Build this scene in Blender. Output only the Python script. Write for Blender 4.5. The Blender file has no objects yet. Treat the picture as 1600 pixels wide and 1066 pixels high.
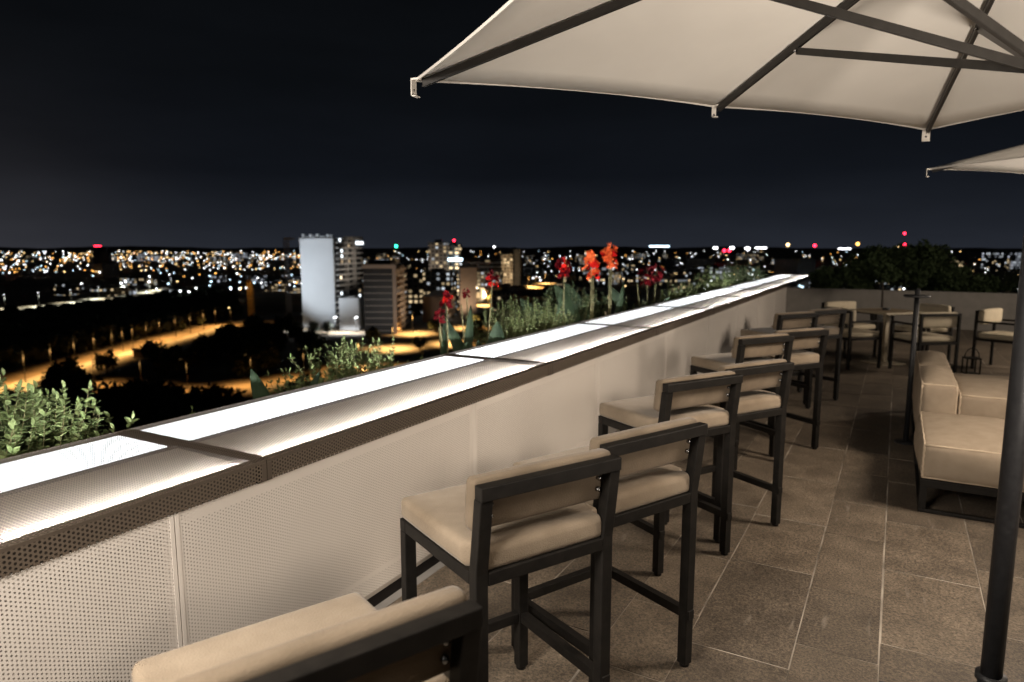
import bpy, bmesh, math, random
from mathutils import Vector, Matrix

scene = bpy.context.scene
R = math.radians
COL = scene.collection
rnd = random.Random(7)

# ------------------------------------------------------------------ camera
cam_d = bpy.data.cameras.new("camera")
cam = bpy.data.objects.new("camera", cam_d)
COL.objects.link(cam)
cam.location = (0, 0, 1.6)
cam.rotation_euler = (R(90 - 7.79), 0, R(29.33))
cam_d.sensor_width = 36
cam_d.lens = 24.0
cam_d.clip_start = 0.05
cam_d.clip_end = 60000
cam_d.dof.use_dof = True
cam_d.dof.focus_distance = 2.4
cam_d.dof.aperture_fstop = 2.6
scene.camera = cam

# ------------------------------------------------------------------ night sky
world = bpy.data.worlds.new("World")
scene.world = world
world.use_nodes = True
wn, wl = world.node_tree.nodes, world.node_tree.links
wn.clear()
w_out = wn.new("ShaderNodeOutputWorld")
w_bg = wn.new("ShaderNodeBackground")
w_tc = wn.new("ShaderNodeTexCoord")
w_sep = wn.new("ShaderNodeSeparateXYZ")
w_ramp = wn.new("ShaderNodeValToRGB")
e = w_ramp.color_ramp.elements
e[0].position = 0.0; e[0].color = (0.019, 0.022, 0.030, 1)
e[1].position = 0.6; e[1].color = (0.0030, 0.0034, 0.0038, 1)
for p_, c_ in ((0.045, (0.0125, 0.0148, 0.0205, 1)), (0.10, (0.0058, 0.0072, 0.0104, 1)), (0.22, (0.0036, 0.0044, 0.0058, 1))):
    k = e.new(p_); k.color = c_
wl.new(w_tc.outputs["Generated"], w_sep.inputs[0])
wl.new(w_sep.outputs["Z"], w_ramp.inputs[0])
# the brown glow of the big city far to the left
w_dot = wn.new("ShaderNodeVectorMath"); w_dot.operation = 'DOT_PRODUCT'
w_dot.inputs[1].default_value = (-0.92, 0.39, -0.02)
wl.new(w_tc.outputs["Generated"], w_dot.inputs[0])
w_pow = wn.new("ShaderNodeMath"); w_pow.operation = 'POWER'; w_pow.use_clamp = True
wl.new(w_dot.outputs["Value"], w_pow.inputs[0]); w_pow.inputs[1].default_value = 80
w_mix = wn.new("ShaderNodeMix"); w_mix.data_type = 'RGBA'; w_mix.blend_type = 'ADD'
w_mul = wn.new("ShaderNodeMath"); w_mul.operation = 'MULTIPLY'; w_mul.inputs[1].default_value = 0.55
wl.new(w_pow.outputs[0], w_mul.inputs[0]); wl.new(w_mul.outputs[0], w_mix.inputs[0])
wl.new(w_ramp.outputs[0], w_mix.inputs[6]); w_mix.inputs[7].default_value = (0.022, 0.018, 0.016, 1)
wl.new(w_mix.outputs[2], w_bg.inputs[0])
w_map = wn.new("ShaderNodeMapping"); w_map.inputs["Scale"].default_value = (2.2, 2.2, 9)
wl.new(w_tc.outputs["Generated"], w_map.inputs["Vector"])
w_ns = wn.new("ShaderNodeTexNoise"); w_ns.inputs["Scale"].default_value = 1.6; w_ns.inputs["Detail"].default_value = 5
wl.new(w_map.outputs[0], w_ns.inputs["Vector"])
w_mr = wn.new("ShaderNodeMapRange"); w_mr.inputs[1].default_value = 0.3; w_mr.inputs[2].default_value = 0.7; w_mr.inputs[3].default_value = 0.70; w_mr.inputs[4].default_value = 0.96
wl.new(w_ns.outputs["Fac"], w_mr.inputs[0]); wl.new(w_mr.outputs[0], w_bg.inputs[1])
wl.new(w_bg.outputs[0], w_out.inputs[0])

scene.view_settings.view_transform = 'Standard'
scene.view_settings.look = 'None'
scene.view_settings.exposure = 0.16
scene.view_settings.gamma = 1
scene.render.engine = 'CYCLES'
scene.cycles.use_denoising = True
scene.cycles.denoising_input_passes = 'RGB_ALBEDO_NORMAL'
scene.cycles.max_bounces = 8
scene.cycles.transparent_max_bounces = 12
scene.cycles.sample_clamp_indirect = 1.5
scene.cycles.caustics_reflective = False
scene.cycles.caustics_refractive = False


def area_light(name, loc, target, size, size_y, power, color):
    d = bpy.data.lights.new(name, 'AREA')
    d.shape = 'RECTANGLE'; d.size = size; d.size_y = size_y
    d.energy = power; d.color = color
    o = bpy.data.objects.new(name, d); COL.objects.link(o)
    o.location = loc
    o.rotation_euler = (Vector(target) - Vector(loc)).to_track_quat('-Z', 'Y').to_euler()
    return o


WARM = (1.0, 0.84, 0.68)
# wall lamps of the building the terrace belongs to, unseen to the right of the picture
area_light("terrace_wall_lamp", (2.25, 4.5, 2.85), (-0.6, 3.6, 0.0), 1.1, 0.9, 135, WARM)
area_light("far_wall_lamp", (4.6, 11.5, 2.3), (-0.5, 11.0, 0.4), 0.9, 0.9, 150, WARM)
area_light("near_fill_light", (-1.35, -0.55, 2.25), (-1.3, 1.9, 0.6), 0.9, 0.9, 112, (1.0, 0.90, 0.79))  # added fill from behind left, brightens the near panels and seats
up_ = area_light("umbrella_uplight", (1.35, 1.1, 0.75), (0.3, 2.2, 2.45), 0.5, 0.5, 31, (1.0, 0.88, 0.76))
up_.data.spread = R(110)
up_ = area_light("far_canopy_fill", (2.9, 5.9, 0.9), (1.6, 6.8, 2.45), 0.4, 0.4, 26, (1.0, 0.88, 0.76))  # added only to brighten the farther canopy
up_.data.spread = R(110)

sp_ = bpy.data.lights.new("planter_fill_spot", 'SPOT'); sp_.energy = 850; sp_.color = (1.0, .86, .70)  # added spot that brightens the flowers and long shrub, no known fixture
sp_.spot_size = R(19); sp_.spot_blend = .8; sp_.shadow_soft_size = .06
spo = bpy.data.objects.new("planter_fill_spot", sp_); COL.objects.link(spo); spo.location = (2.25, 4.75, 2.85)
spo.rotation_euler = (Vector((-3.2, 7.4, 1.2)) - spo.location).to_track_quat('-Z', 'Y').to_euler()

# ------------------------------------------------------------------ materials
def new_mat(name):
    m = bpy.data.materials.new(name)
    m.use_nodes = True
    nt = m.node_tree
    b = nt.nodes.get("Principled BSDF")
    return m, nt, b


def noise_mat(name, c1, c2, scale=20, rough=0.6, metal=0.0, bump=0.0, detail=6, bump_scale=None, spec=None, sheen=0.0):
    m, nt, b = new_mat(name)
    tc = nt.nodes.new("ShaderNodeTexCoord")
    n = nt.nodes.new("ShaderNodeTexNoise")
    n.inputs["Scale"].default_value = scale; n.inputs["Detail"].default_value = detail
    nt.links.new(tc.outputs["Object"], n.inputs["Vector"])
    r = nt.nodes.new("ShaderNodeValToRGB")
    r.color_ramp.elements[0].position = 0.3; r.color_ramp.elements[1].position = 0.7
    r.color_ramp.elements[0].color = (*c1, 1); r.color_ramp.elements[1].color = (*c2, 1)
    nt.links.new(n.outputs["Fac"], r.inputs[0])
    nt.links.new(r.outputs[0], b.inputs["Base Color"])
    b.inputs["Roughness"].default_value = rough
    b.inputs["Metallic"].default_value = metal
    if spec is not None:
        b.inputs["Specular IOR Level"].default_value = spec
    if sheen:
        b.inputs["Sheen Weight"].default_value = sheen
        b.inputs["Sheen Roughness"].default_value = 0.4
    if bump:
        n2 = nt.nodes.new("ShaderNodeTexNoise")
        n2.inputs["Scale"].default_value = bump_scale or scale * 4
        n2.inputs["Detail"].default_value = 4
        nt.links.new(tc.outputs["Object"], n2.inputs["Vector"])
        bp = nt.nodes.new("ShaderNodeBump"); bp.inputs["Strength"].default_value = bump
        bp.inputs["Distance"].default_value = 0.004
        nt.links.new(n2.outputs["Fac"], bp.inputs["Height"])
        nt.links.new(bp.outputs[0], b.inputs["Normal"])
    return m


def emit_mat(name, color, strength, sampled=True):
    m, nt, b = new_mat(name)
    b.inputs["Base Color"].default_value = (0.02, 0.02, 0.02, 1)
    b.inputs["Emission Color"].default_value = (*color, 1)
    b.inputs["Emission Strength"].default_value = strength
    if not sampled:
        m.cycles.emission_sampling = 'NONE'
    return m


def perforated(name, c1, c2, axes, pitch=0.014, hole=0.0041, rough=0.5, metal=0.0):
    """painted sheet with a staggered grid of real see-through holes"""
    m, nt, b = new_mat(name)
    N, Lk = nt.nodes, nt.links
    tc = N.new("ShaderNodeTexCoord"); sp = N.new("ShaderNodeSeparateXYZ")
    Lk.new(tc.outputs["Object"], sp.inputs[0])
    a, bb = pitch * 0.8660254 * 2, pitch

    def M(op, x, y=None):
        n = N.new("ShaderNodeMath"); n.operation = op
        for i, v in enumerate((x, y)):
            if v is None: continue
            if isinstance(v, (int, float)): n.inputs[i].default_value = v
            else: Lk.new(v, n.inputs[i])
        return n.outputs[0]
    u, v = sp.outputs[axes[0]], sp.outputs[axes[1]]
    ds = []
    for off in (0.0, 0.5):
        fu = M('MULTIPLY', M('SUBTRACT', M('FRACT', M('ADD', M('DIVIDE', u, a), off + 100)), 0.5), a)
        fv = M('MULTIPLY', M('SUBTRACT', M('FRACT', M('ADD', M('DIVIDE', v, bb), off + 100)), 0.5), bb)
        ds.append(M('ADD', M('MULTIPLY', fu, fu), M('MULTIPLY', fv, fv)))
    d = M('LESS_THAN', M('MINIMUM', ds[0], ds[1]), hole * hole)
    ns = N.new("ShaderNodeTexNoise"); ns.inputs["Scale"].default_value = 1.5; ns.inputs["Detail"].default_value = 3
    Lk.new(tc.outputs["Object"], ns.inputs["Vector"])
    r = N.new("ShaderNodeValToRGB")
    r.color_ramp.elements[0].position = 0.3; r.color_ramp.elements[1].position = 0.7
    r.color_ramp.elements[0].color = (*c1, 1); r.color_ramp.elements[1].color = (*c2, 1)
    Lk.new(ns.outputs["Fac"], r.inputs[0]); Lk.new(r.outputs[0], b.inputs["Base Color"])
    b.inputs["Roughness"].default_value = rough; b.inputs["Metallic"].default_value = metal
    tr = N.new("ShaderNodeBsdfTransparent"); mx = N.new("ShaderNodeMixShader")
    Lk.new(d, mx.inputs[0]); Lk.new(b.outputs[0], mx.inputs[1]); Lk.new(tr.outputs[0], mx.inputs[2])
    Lk.new(mx.outputs[0], N["Material Output"].inputs["Surface"])
    return m


def facade_mat(name, wall, lit_share, cell_w, cell_h, warm=(1.0, 0.75, 0.42), strength=1.6, dark=(0.012, 0.013, 0.016), band=False, glow=0.0):
    """wall with a grid of windows, some of them lit"""
    m, nt, b = new_mat(name)
    N, Lk = nt.nodes, nt.links

    def M(op, x, y=None):
        n = N.new("ShaderNodeMath"); n.operation = op
        for i, v in enumerate((x, y)):
            if v is None: continue
            if isinstance(v, (int, float)): n.inputs[i].default_value = v
            else: Lk.new(v, n.inputs[i])
        return n.outputs[0]
    tc = N.new("ShaderNodeTexCoord"); sp = N.new("ShaderNodeSeparateXYZ")
    Lk.new(tc.outputs["Object"], sp.inputs[0])
    oi = N.new("ShaderNodeObjectInfo")
    u = M('DIVIDE', M('ADD', M('ADD', sp.outputs[0], sp.outputs[1]), 500.0), cell_w)
    v = M('DIVIDE', M('ADD', sp.outputs[2], 200.0), cell_h)
    fu, fv = M('FRACT', u), M('FRACT', v)
    if band:
        win = M('MULTIPLY', M('GREATER_THAN', fv, 0.3), M('LESS_THAN', fv, 0.8))
    else:
        win = M('MULTIPLY', M('MULTIPLY', M('GREATER_THAN', fu, 0.25), M('LESS_THAN', fu, 0.8)),
                M('MULTIPLY', M('GREATER_THAN', fv, 0.3), M('LESS_THAN', fv, 0.8)))
    geo = N.new("ShaderNodeNewGeometry"); sn = N.new("ShaderNodeSeparateXYZ")
    Lk.new(geo.outputs["Normal"], sn.inputs[0])
    win = M('MULTIPLY', win, M('LESS_THAN', M('ABSOLUTE', sn.outputs[2]), 0.5))
    cb = N.new("ShaderNodeCombineXYZ")
    Lk.new(M('FLOOR', u), cb.inputs[0]); Lk.new(M('FLOOR', v), cb.inputs[1])
    Lk.new(M('MULTIPLY', oi.outputs["Random"], 57.0), cb.inputs[2])
    wn_ = N.new("ShaderNodeTexWhiteNoise"); wn_.noise_dimensions = '3D'
    Lk.new(cb.outputs[0], wn_.inputs["Vector"])
    lit = M('MULTIPLY', win, M('LESS_THAN', wn_.outputs["Value"], lit_share))
    sc = N.new("ShaderNodeSeparateColor"); Lk.new(wn_.outputs["Color"], sc.inputs[0])
    mixc = N.new("ShaderNodeMix"); mixc.data_type = 'RGBA'
    mixc.inputs[6].default_value = (*warm, 1); mixc.inputs[7].default_value = (0.85, 0.93, 1.0, 1)
    Lk.new(M('GREATER_THAN', sc.outputs[1], 0.6), mixc.inputs[0])
    base = N.new("ShaderNodeMix"); base.data_type = 'RGBA'
    base.inputs[6].default_value = (*wall, 1); base.inputs[7].default_value = (*dark, 1)
    Lk.new(win, base.inputs[0]); Lk.new(base.outputs[2], b.inputs["Base Color"])
    Lk.new(mixc.outputs[2], b.inputs["Emission Color"])
    Lk.new(M('MULTIPLY', lit, M('MULTIPLY', M('ADD', sc.outputs[2], 0.25), strength)), b.inputs["Emission Strength"])
    b.inputs["Roughness"].default_value = 0.7
    m.cycles.emission_sampling = 'NONE'
    return m


MT = {}
MT['metal'] = noise_mat("dark_bronze_metal", (0.010, 0.009, 0.008), (0.017, 0.015, 0.013), 30, 0.5, 0.0, 0.15, bump_scale=400, spec=0.16)
MT['bolt'] = noise_mat("bolt_steel", (0.25, 0.25, 0.25), (0.35, 0.35, 0.35), 50, 0.25, 1.0)
MT['velvet'] = noise_mat("beige_velvet", (0.225, 0.175, 0.122), (0.345, 0.277, 0.202), 7, 0.85, 0, 0.5, bump_scale=220, spec=0.2, sheen=0.25)
MT['velvet_back'] = noise_mat('brown_back_velvet', (0.150, 0.115, 0.078), (0.235, 0.184, 0.131), 7, 0.85, 0, 0.5, bump_scale=220, spec=0.2, sheen=0.2)
MT['dining_cloth'] = noise_mat("sand_fabric", (0.50, 0.43, 0.31), (0.58, 0.50, 0.37), 12, 0.9, 0, 0.3, bump_scale=300, spec=0.2)
MT['sofa_cloth'] = noise_mat("sofa_linen", (0.31, 0.25, 0.185), (0.37, 0.30, 0.225), 14, 0.92, 0, 0.5, bump_scale=350, spec=0.15)
MT['piping'] = noise_mat("light_piping", (0.50, 0.40, 0.29), (0.56, 0.45, 0.33), 30, 0.9)
MT['canopy'] = noise_mat("canopy_cloth", (0.60, 0.57, 0.52), (0.66, 0.63, 0.575), 2.5, 0.85, 0, 0.6, bump_scale=2.2, spec=0.15)
MT['bracket'] = noise_mat("pale_plastic", (0.62, 0.58, 0.52), (0.68, 0.64, 0.58), 20, 0.5)
MT['rib'] = noise_mat("umbrella_metal", (0.020, 0.018, 0.016), (0.030, 0.027, 0.024), 30, 0.4, spec=0.3)
MT['pole'] = noise_mat("umbrella_pole_paint", (0.012, 0.012, 0.013), (0.020, 0.020, 0.021), 60, 0.42, 0, 0.2, bump_scale=500, spec=0.3)
MT['panel_solid'] = noise_mat("beige_panel_paint", (0.80, 0.74, 0.675), (0.84, 0.785, 0.72), 3, 0.5)
MT['panel'] = perforated("beige_perforated_sheet", (0.80, 0.74, 0.675), (0.84, 0.785, 0.72), (1, 2), 0.0130, 0.0029)
MT['cap_solid'] = noise_mat("brown_sheet_paint", (0.085, 0.066, 0.050), (0.10, 0.078, 0.060), 8, 0.45)
MT['cap_top'] = perforated("brown_perforated_top", (0.095, 0.074, 0.056), (0.115, 0.09, 0.07), (1, 0), 0.0145, 0.0054, 0.4)
MT['cap_front'] = perforated("brown_perforated_front", (0.12, 0.094, 0.070), (0.14, 0.11, 0.085), (1, 2), 0.0145, 0.0042, 0.45)
MT['cavity'] = noise_mat("dark_backing", (0.035, 0.028, 0.022), (0.05, 0.04, 0.03), 4, 0.8)
MT['core'] = noise_mat("wall_behind_sheet", (0.48, 0.43, 0.38), (0.54, 0.49, 0.43), 2, 0.8)
MT['black'] = noise_mat('matt_black', (0.006, 0.005, 0.004), (0.010, 0.008, 0.007), 8, 0.9, spec=0.1)
MT['tray'] = noise_mat("white_tray", (0.44, 0.37, 0.30), (0.52, 0.45, 0.37), 3, 0.8)
MT['led'] = emit_mat("cool_white_led", (0.95, 0.95, 0.96), 2300)
MT['led_inner'] = emit_mat('cool_white_diffuser', (0.92, 0.95, 1.0), 3.4)
MT['led_outer'] = emit_mat("cool_white_led_outer", (0.92, 0.95, 0.98), 5.8)
MT['gutter'] = noise_mat("grey_gutter_metal", (0.20, 0.19, 0.18), (0.25, 0.24, 0.225), 10, 0.5)
MT['far_wall'] = noise_mat("grey_render", (0.22, 0.205, 0.185), (0.27, 0.25, 0.225), 6, 0.8, 0, 0.3, bump_scale=60)
MT['soil'] = noise_mat("planter_soil", (0.015, 0.011, 0.008), (0.03, 0.022, 0.015), 30, 0.95, 0, 0.5)
MT['leaf'] = noise_mat("box_leaf", (0.060, 0.088, 0.028), (0.150, 0.185, 0.078), 14, 0.7, spec=0.15)
MT['leaf_dark'] = noise_mat("dark_leaf", (0.03, 0.045, 0.02), (0.055, 0.08, 0.035), 9, 0.7, spec=0.15)
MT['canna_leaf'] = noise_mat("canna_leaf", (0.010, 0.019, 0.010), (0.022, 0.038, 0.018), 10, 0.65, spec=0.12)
MT['stem'] = noise_mat("green_stem", (0.09, 0.085, 0.04), (0.14, 0.125, 0.06), 20, 0.7, spec=0.15)
MT['bark'] = noise_mat("bark", (0.03, 0.024, 0.018), (0.055, 0.045, 0.034), 8, 0.9)
MT['petal_red'] = noise_mat("red_petal", (0.38, 0.006, 0.008), (0.55, 0.016, 0.010), 30, 0.8, spec=0.08)
MT['petal_dark'] = noise_mat("shaded_crimson_petal", (0.045, 0.0012, 0.003), (0.10, 0.002, 0.005), 30, 0.8, spec=0.08)  # darkened further so the heads read as shaded
MT['petal_orange'] = noise_mat("orange_petal", (0.80, 0.10, 0.03), (0.85, 0.19, 0.055), 30, 0.8, spec=0.08)
MT['table_top'] = noise_mat("tan_table_top", (0.22, 0.165, 0.105), (0.30, 0.23, 0.15), 20, 0.5)
MT['table_metal'] = noise_mat("pale_table_metal", (0.36, 0.31, 0.22), (0.42, 0.36, 0.26), 20, 0.5)
MT['terra'] = noise_mat("dark_pot", (0.03, 0.03, 0.03), (0.05, 0.05, 0.05), 20, 0.6)
# city
MT['ground'] = noise_mat("night_earth", (0.08, 0.062, 0.040), (0.19, 0.140, 0.09), 0.02, 0.95)
MT['road'] = noise_mat("pale_road", (0.20, 0.18, 0.15), (0.30, 0.27, 0.22), 0.15, 0.85)
MT['sand'] = noise_mat("bare_earth", (0.16, 0.12, 0.08), (0.26, 0.20, 0.13), 0.10, 0.95)
MT['asphalt'] = noise_mat("boulevard_asphalt", (0.09, 0.085, 0.08), (0.15, 0.14, 0.125), 0.12, 0.8)
MT['tree_leaf'] = noise_mat("night_tree_leaf", (0.022, 0.030, 0.014), (0.050, 0.062, 0.028), 0.6, 0.8)
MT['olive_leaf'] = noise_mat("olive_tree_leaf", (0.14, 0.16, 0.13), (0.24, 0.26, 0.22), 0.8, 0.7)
MT['white_wall'] = noise_mat("white_render_wall", (0.66, 0.66, 0.66), (0.72, 0.72, 0.72), 0.06, 0.8)
MT['grey_slab'] = noise_mat("concrete_slab", (0.30, 0.28, 0.26), (0.38, 0.36, 0.33), 0.3, 0.8)
MT['tan_wall'] = noise_mat("tan_render_wall", (0.36, 0.28, 0.22), (0.42, 0.33, 0.26), 0.1, 0.8)
MT['dark_glass'] = noise_mat("dark_glazing", (0.012, 0.013, 0.015), (0.022, 0.023, 0.026), 0.3, 0.6)
MT['dark_wall'] = noise_mat("dark_facade", (0.06, 0.055, 0.05), (0.09, 0.08, 0.07), 0.2, 0.8)
MT['roof_dark'] = noise_mat("dark_roof", (0.05, 0.05, 0.052), (0.08, 0.08, 0.08), 0.1, 0.9)
MT['win_warm'] = emit_mat("lit_window_warm", (1.0, 0.78, 0.5), 2.2, False)
MT['win_cool'] = emit_mat("lit_window_cool", (0.85, 0.94, 1.0), 2.6, False)
MT['win_dim'] = emit_mat("lit_window_dim", (1.0, 0.72, 0.42), 0.5, False)
MT['lamp_orange'] = emit_mat("sodium_lamp", (1.0, 0.46, 0.10), 6, False)
MT['lamp_amber'] = emit_mat("amber_lamp", (1.0, 0.66, 0.28), 6.5, False)
MT['lamp_white'] = emit_mat("white_lamp", (0.95, 0.97, 1.0), 8.5, False)
MT['lamp_cool'] = emit_mat("cool_lamp", (0.60, 0.84, 1.0), 6, False)
MT['lamp_red'] = emit_mat("red_beacon", (1.0, 0.02, 0.05), 10, False)
MT['lamp_green'] = emit_mat("green_beacon", (0.03, 0.9, 0.45), 8, False)
MT['road_lamp'] = emit_mat("road_lamp_glow", (1.0, 0.62, 0.25), 0.05, False)
MT['crane_paint'] = noise_mat("crane_yellow", (0.42, 0.27, 0.07), (0.5, 0.33, 0.1), 0.5, 0.6)
MT['crane_grey'] = noise_mat("crane_grey", (0.10, 0.10, 0.105), (0.14, 0.14, 0.145), 0.5, 0.6)

# tile floor: every slab its own shade
def tile_mat():
    m, nt, b = new_mat("slate_tile")
    N, Lk = nt.nodes, nt.links
    tc = N.new("ShaderNodeTexCoord"); geo = N.new("ShaderNodeNewGeometry")
    off = N.new("ShaderNodeVectorMath"); off.operation = 'ADD'
    sc = N.new("ShaderNodeVectorMath"); sc.operation = 'SCALE'; sc.inputs[0].default_value = (13, 7, 3)
    Lk.new(geo.outputs["Random Per Island"], sc.inputs["Scale"])
    Lk.new(tc.outputs["Object"], off.inputs[0]); Lk.new(sc.outputs[0], off.inputs[1])
    n1 = N.new("ShaderNodeTexNoise"); n1.inputs["Scale"].default_value = 5; n1.inputs["Detail"].default_value = 8; n1.inputs["Roughness"].default_value = 0.65
    n2 = N.new("ShaderNodeTexNoise"); n2.inputs["Scale"].default_value = 100; n2.inputs["Detail"].default_value = 6; n2.inputs["Roughness"].default_value = 0.8
    for n in (n1, n2): Lk.new(off.outputs[0], n.inputs["Vector"])
    r1 = N.new("ShaderNodeValToRGB")
    r1.color_ramp.elements[0].position = 0.28; r1.color_ramp.elements[0].color = (0.078, 0.061, 0.045, 1)
    r1.color_ramp.elements[1].position = 0.72; r1.color_ramp.elements[1].color = (0.198, 0.160, 0.120, 1)
    Lk.new(n1.outputs["Fac"], r1.inputs[0])
    r2 = N.new("ShaderNodeValToRGB")
    r2.color_ramp.elements[0].position = 0.40; r2.color_ramp.elements[0].color = (0.38, 0.38, 0.38, 1)
    r2.color_ramp.elements[1].position = 0.62; r2.color_ramp.elements[1].color = (1.62, 1.6, 1.55, 1)
    Lk.new(n2.outputs["Fac"], r2.inputs[0])
    mx = N.new("ShaderNodeMix"); mx.data_type = 'RGBA'; mx.blend_type = 'MULTIPLY'; mx.inputs[0].default_value = 1
    Lk.new(r1.outputs[0], mx.inputs[6]); Lk.new(r2.outputs[0], mx.inputs[7])
    # tint per slab
    r3 = N.new("ShaderNodeValToRGB")
    r3.color_ramp.elements[0].color = (0.72, 0.71, 0.70, 1); r3.color_ramp.elements[1].color = (1.18, 1.17, 1.15, 1)
    Lk.new(geo.outputs["Random Per Island"], r3.inputs[0])
    mx2 = N.new("ShaderNodeMix"); mx2.data_type = 'RGBA'; mx2.blend_type = 'MULTIPLY'; mx2.inputs[0].default_value = 1
    Lk.new(mx.outputs[2], mx2.inputs[6]); Lk.new(r3.outputs[0], mx2.inputs[7])
    # pale scratches and mineral stains
    sm = N.new("ShaderNodeMapping"); sm.inputs["Scale"].default_value = (9, 1.6, 1); sm.inputs["Rotation"].default_value = (0, 0, 0.9)
    Lk.new(off.outputs[0], sm.inputs["Vector"])
    n3 = N.new("ShaderNodeTexNoise"); n3.inputs["Scale"].default_value = 2.2; n3.inputs["Detail"].default_value = 5
    Lk.new(sm.outputs[0], n3.inputs["Vector"])
    r4 = N.new("ShaderNodeValToRGB")
    r4.color_ramp.elements[0].position = 0.66; r4.color_ramp.elements[0].color = (0, 0, 0, 1)
    r4.color_ramp.elements[1].position = 0.80; r4.color_ramp.elements[1].color = (0.5, 0.5, 0.5, 1)
    Lk.new(n3.outputs["Fac"], r4.inputs[0])
    mx3 = N.new("ShaderNodeMix"); mx3.data_type = 'RGBA'
    Lk.new(r4.outputs[0], mx3.inputs[0]); Lk.new(mx2.outputs[2], mx3.inputs[6]); mx3.inputs[7].default_value = (0.34, 0.30, 0.25, 1)
    Lk.new(mx3.outputs[2], b.inputs["Base Color"])
    rr = N.new("ShaderNodeMapRange"); rr.inputs[3].default_value = 0.42; rr.inputs[4].default_value = 0.75
    Lk.new(n1.outputs["Fac"], rr.inputs[0]); Lk.new(rr.outputs[0], b.inputs["Roughness"])
    ad = N.new("ShaderNodeMath"); ad.operation = 'ADD'
    Lk.new(n1.outputs["Fac"], ad.inputs[0]); Lk.new(n2.outputs["Fac"], ad.inputs[1])
    bp = N.new("ShaderNodeBump"); bp.inputs["Strength"].default_value = 0.6; bp.inputs["Distance"].default_value = 0.006
    Lk.new(ad.outputs[0], bp.inputs["Height"]); Lk.new(bp.outputs[0], b.inputs["Normal"])
    return m


MT['tile'] = tile_mat()
MT['grout'] = noise_mat("pale_grout", (0.11, 0.093, 0.075), (0.56, 0.50, 0.42), 3.1, 0.95)

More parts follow.
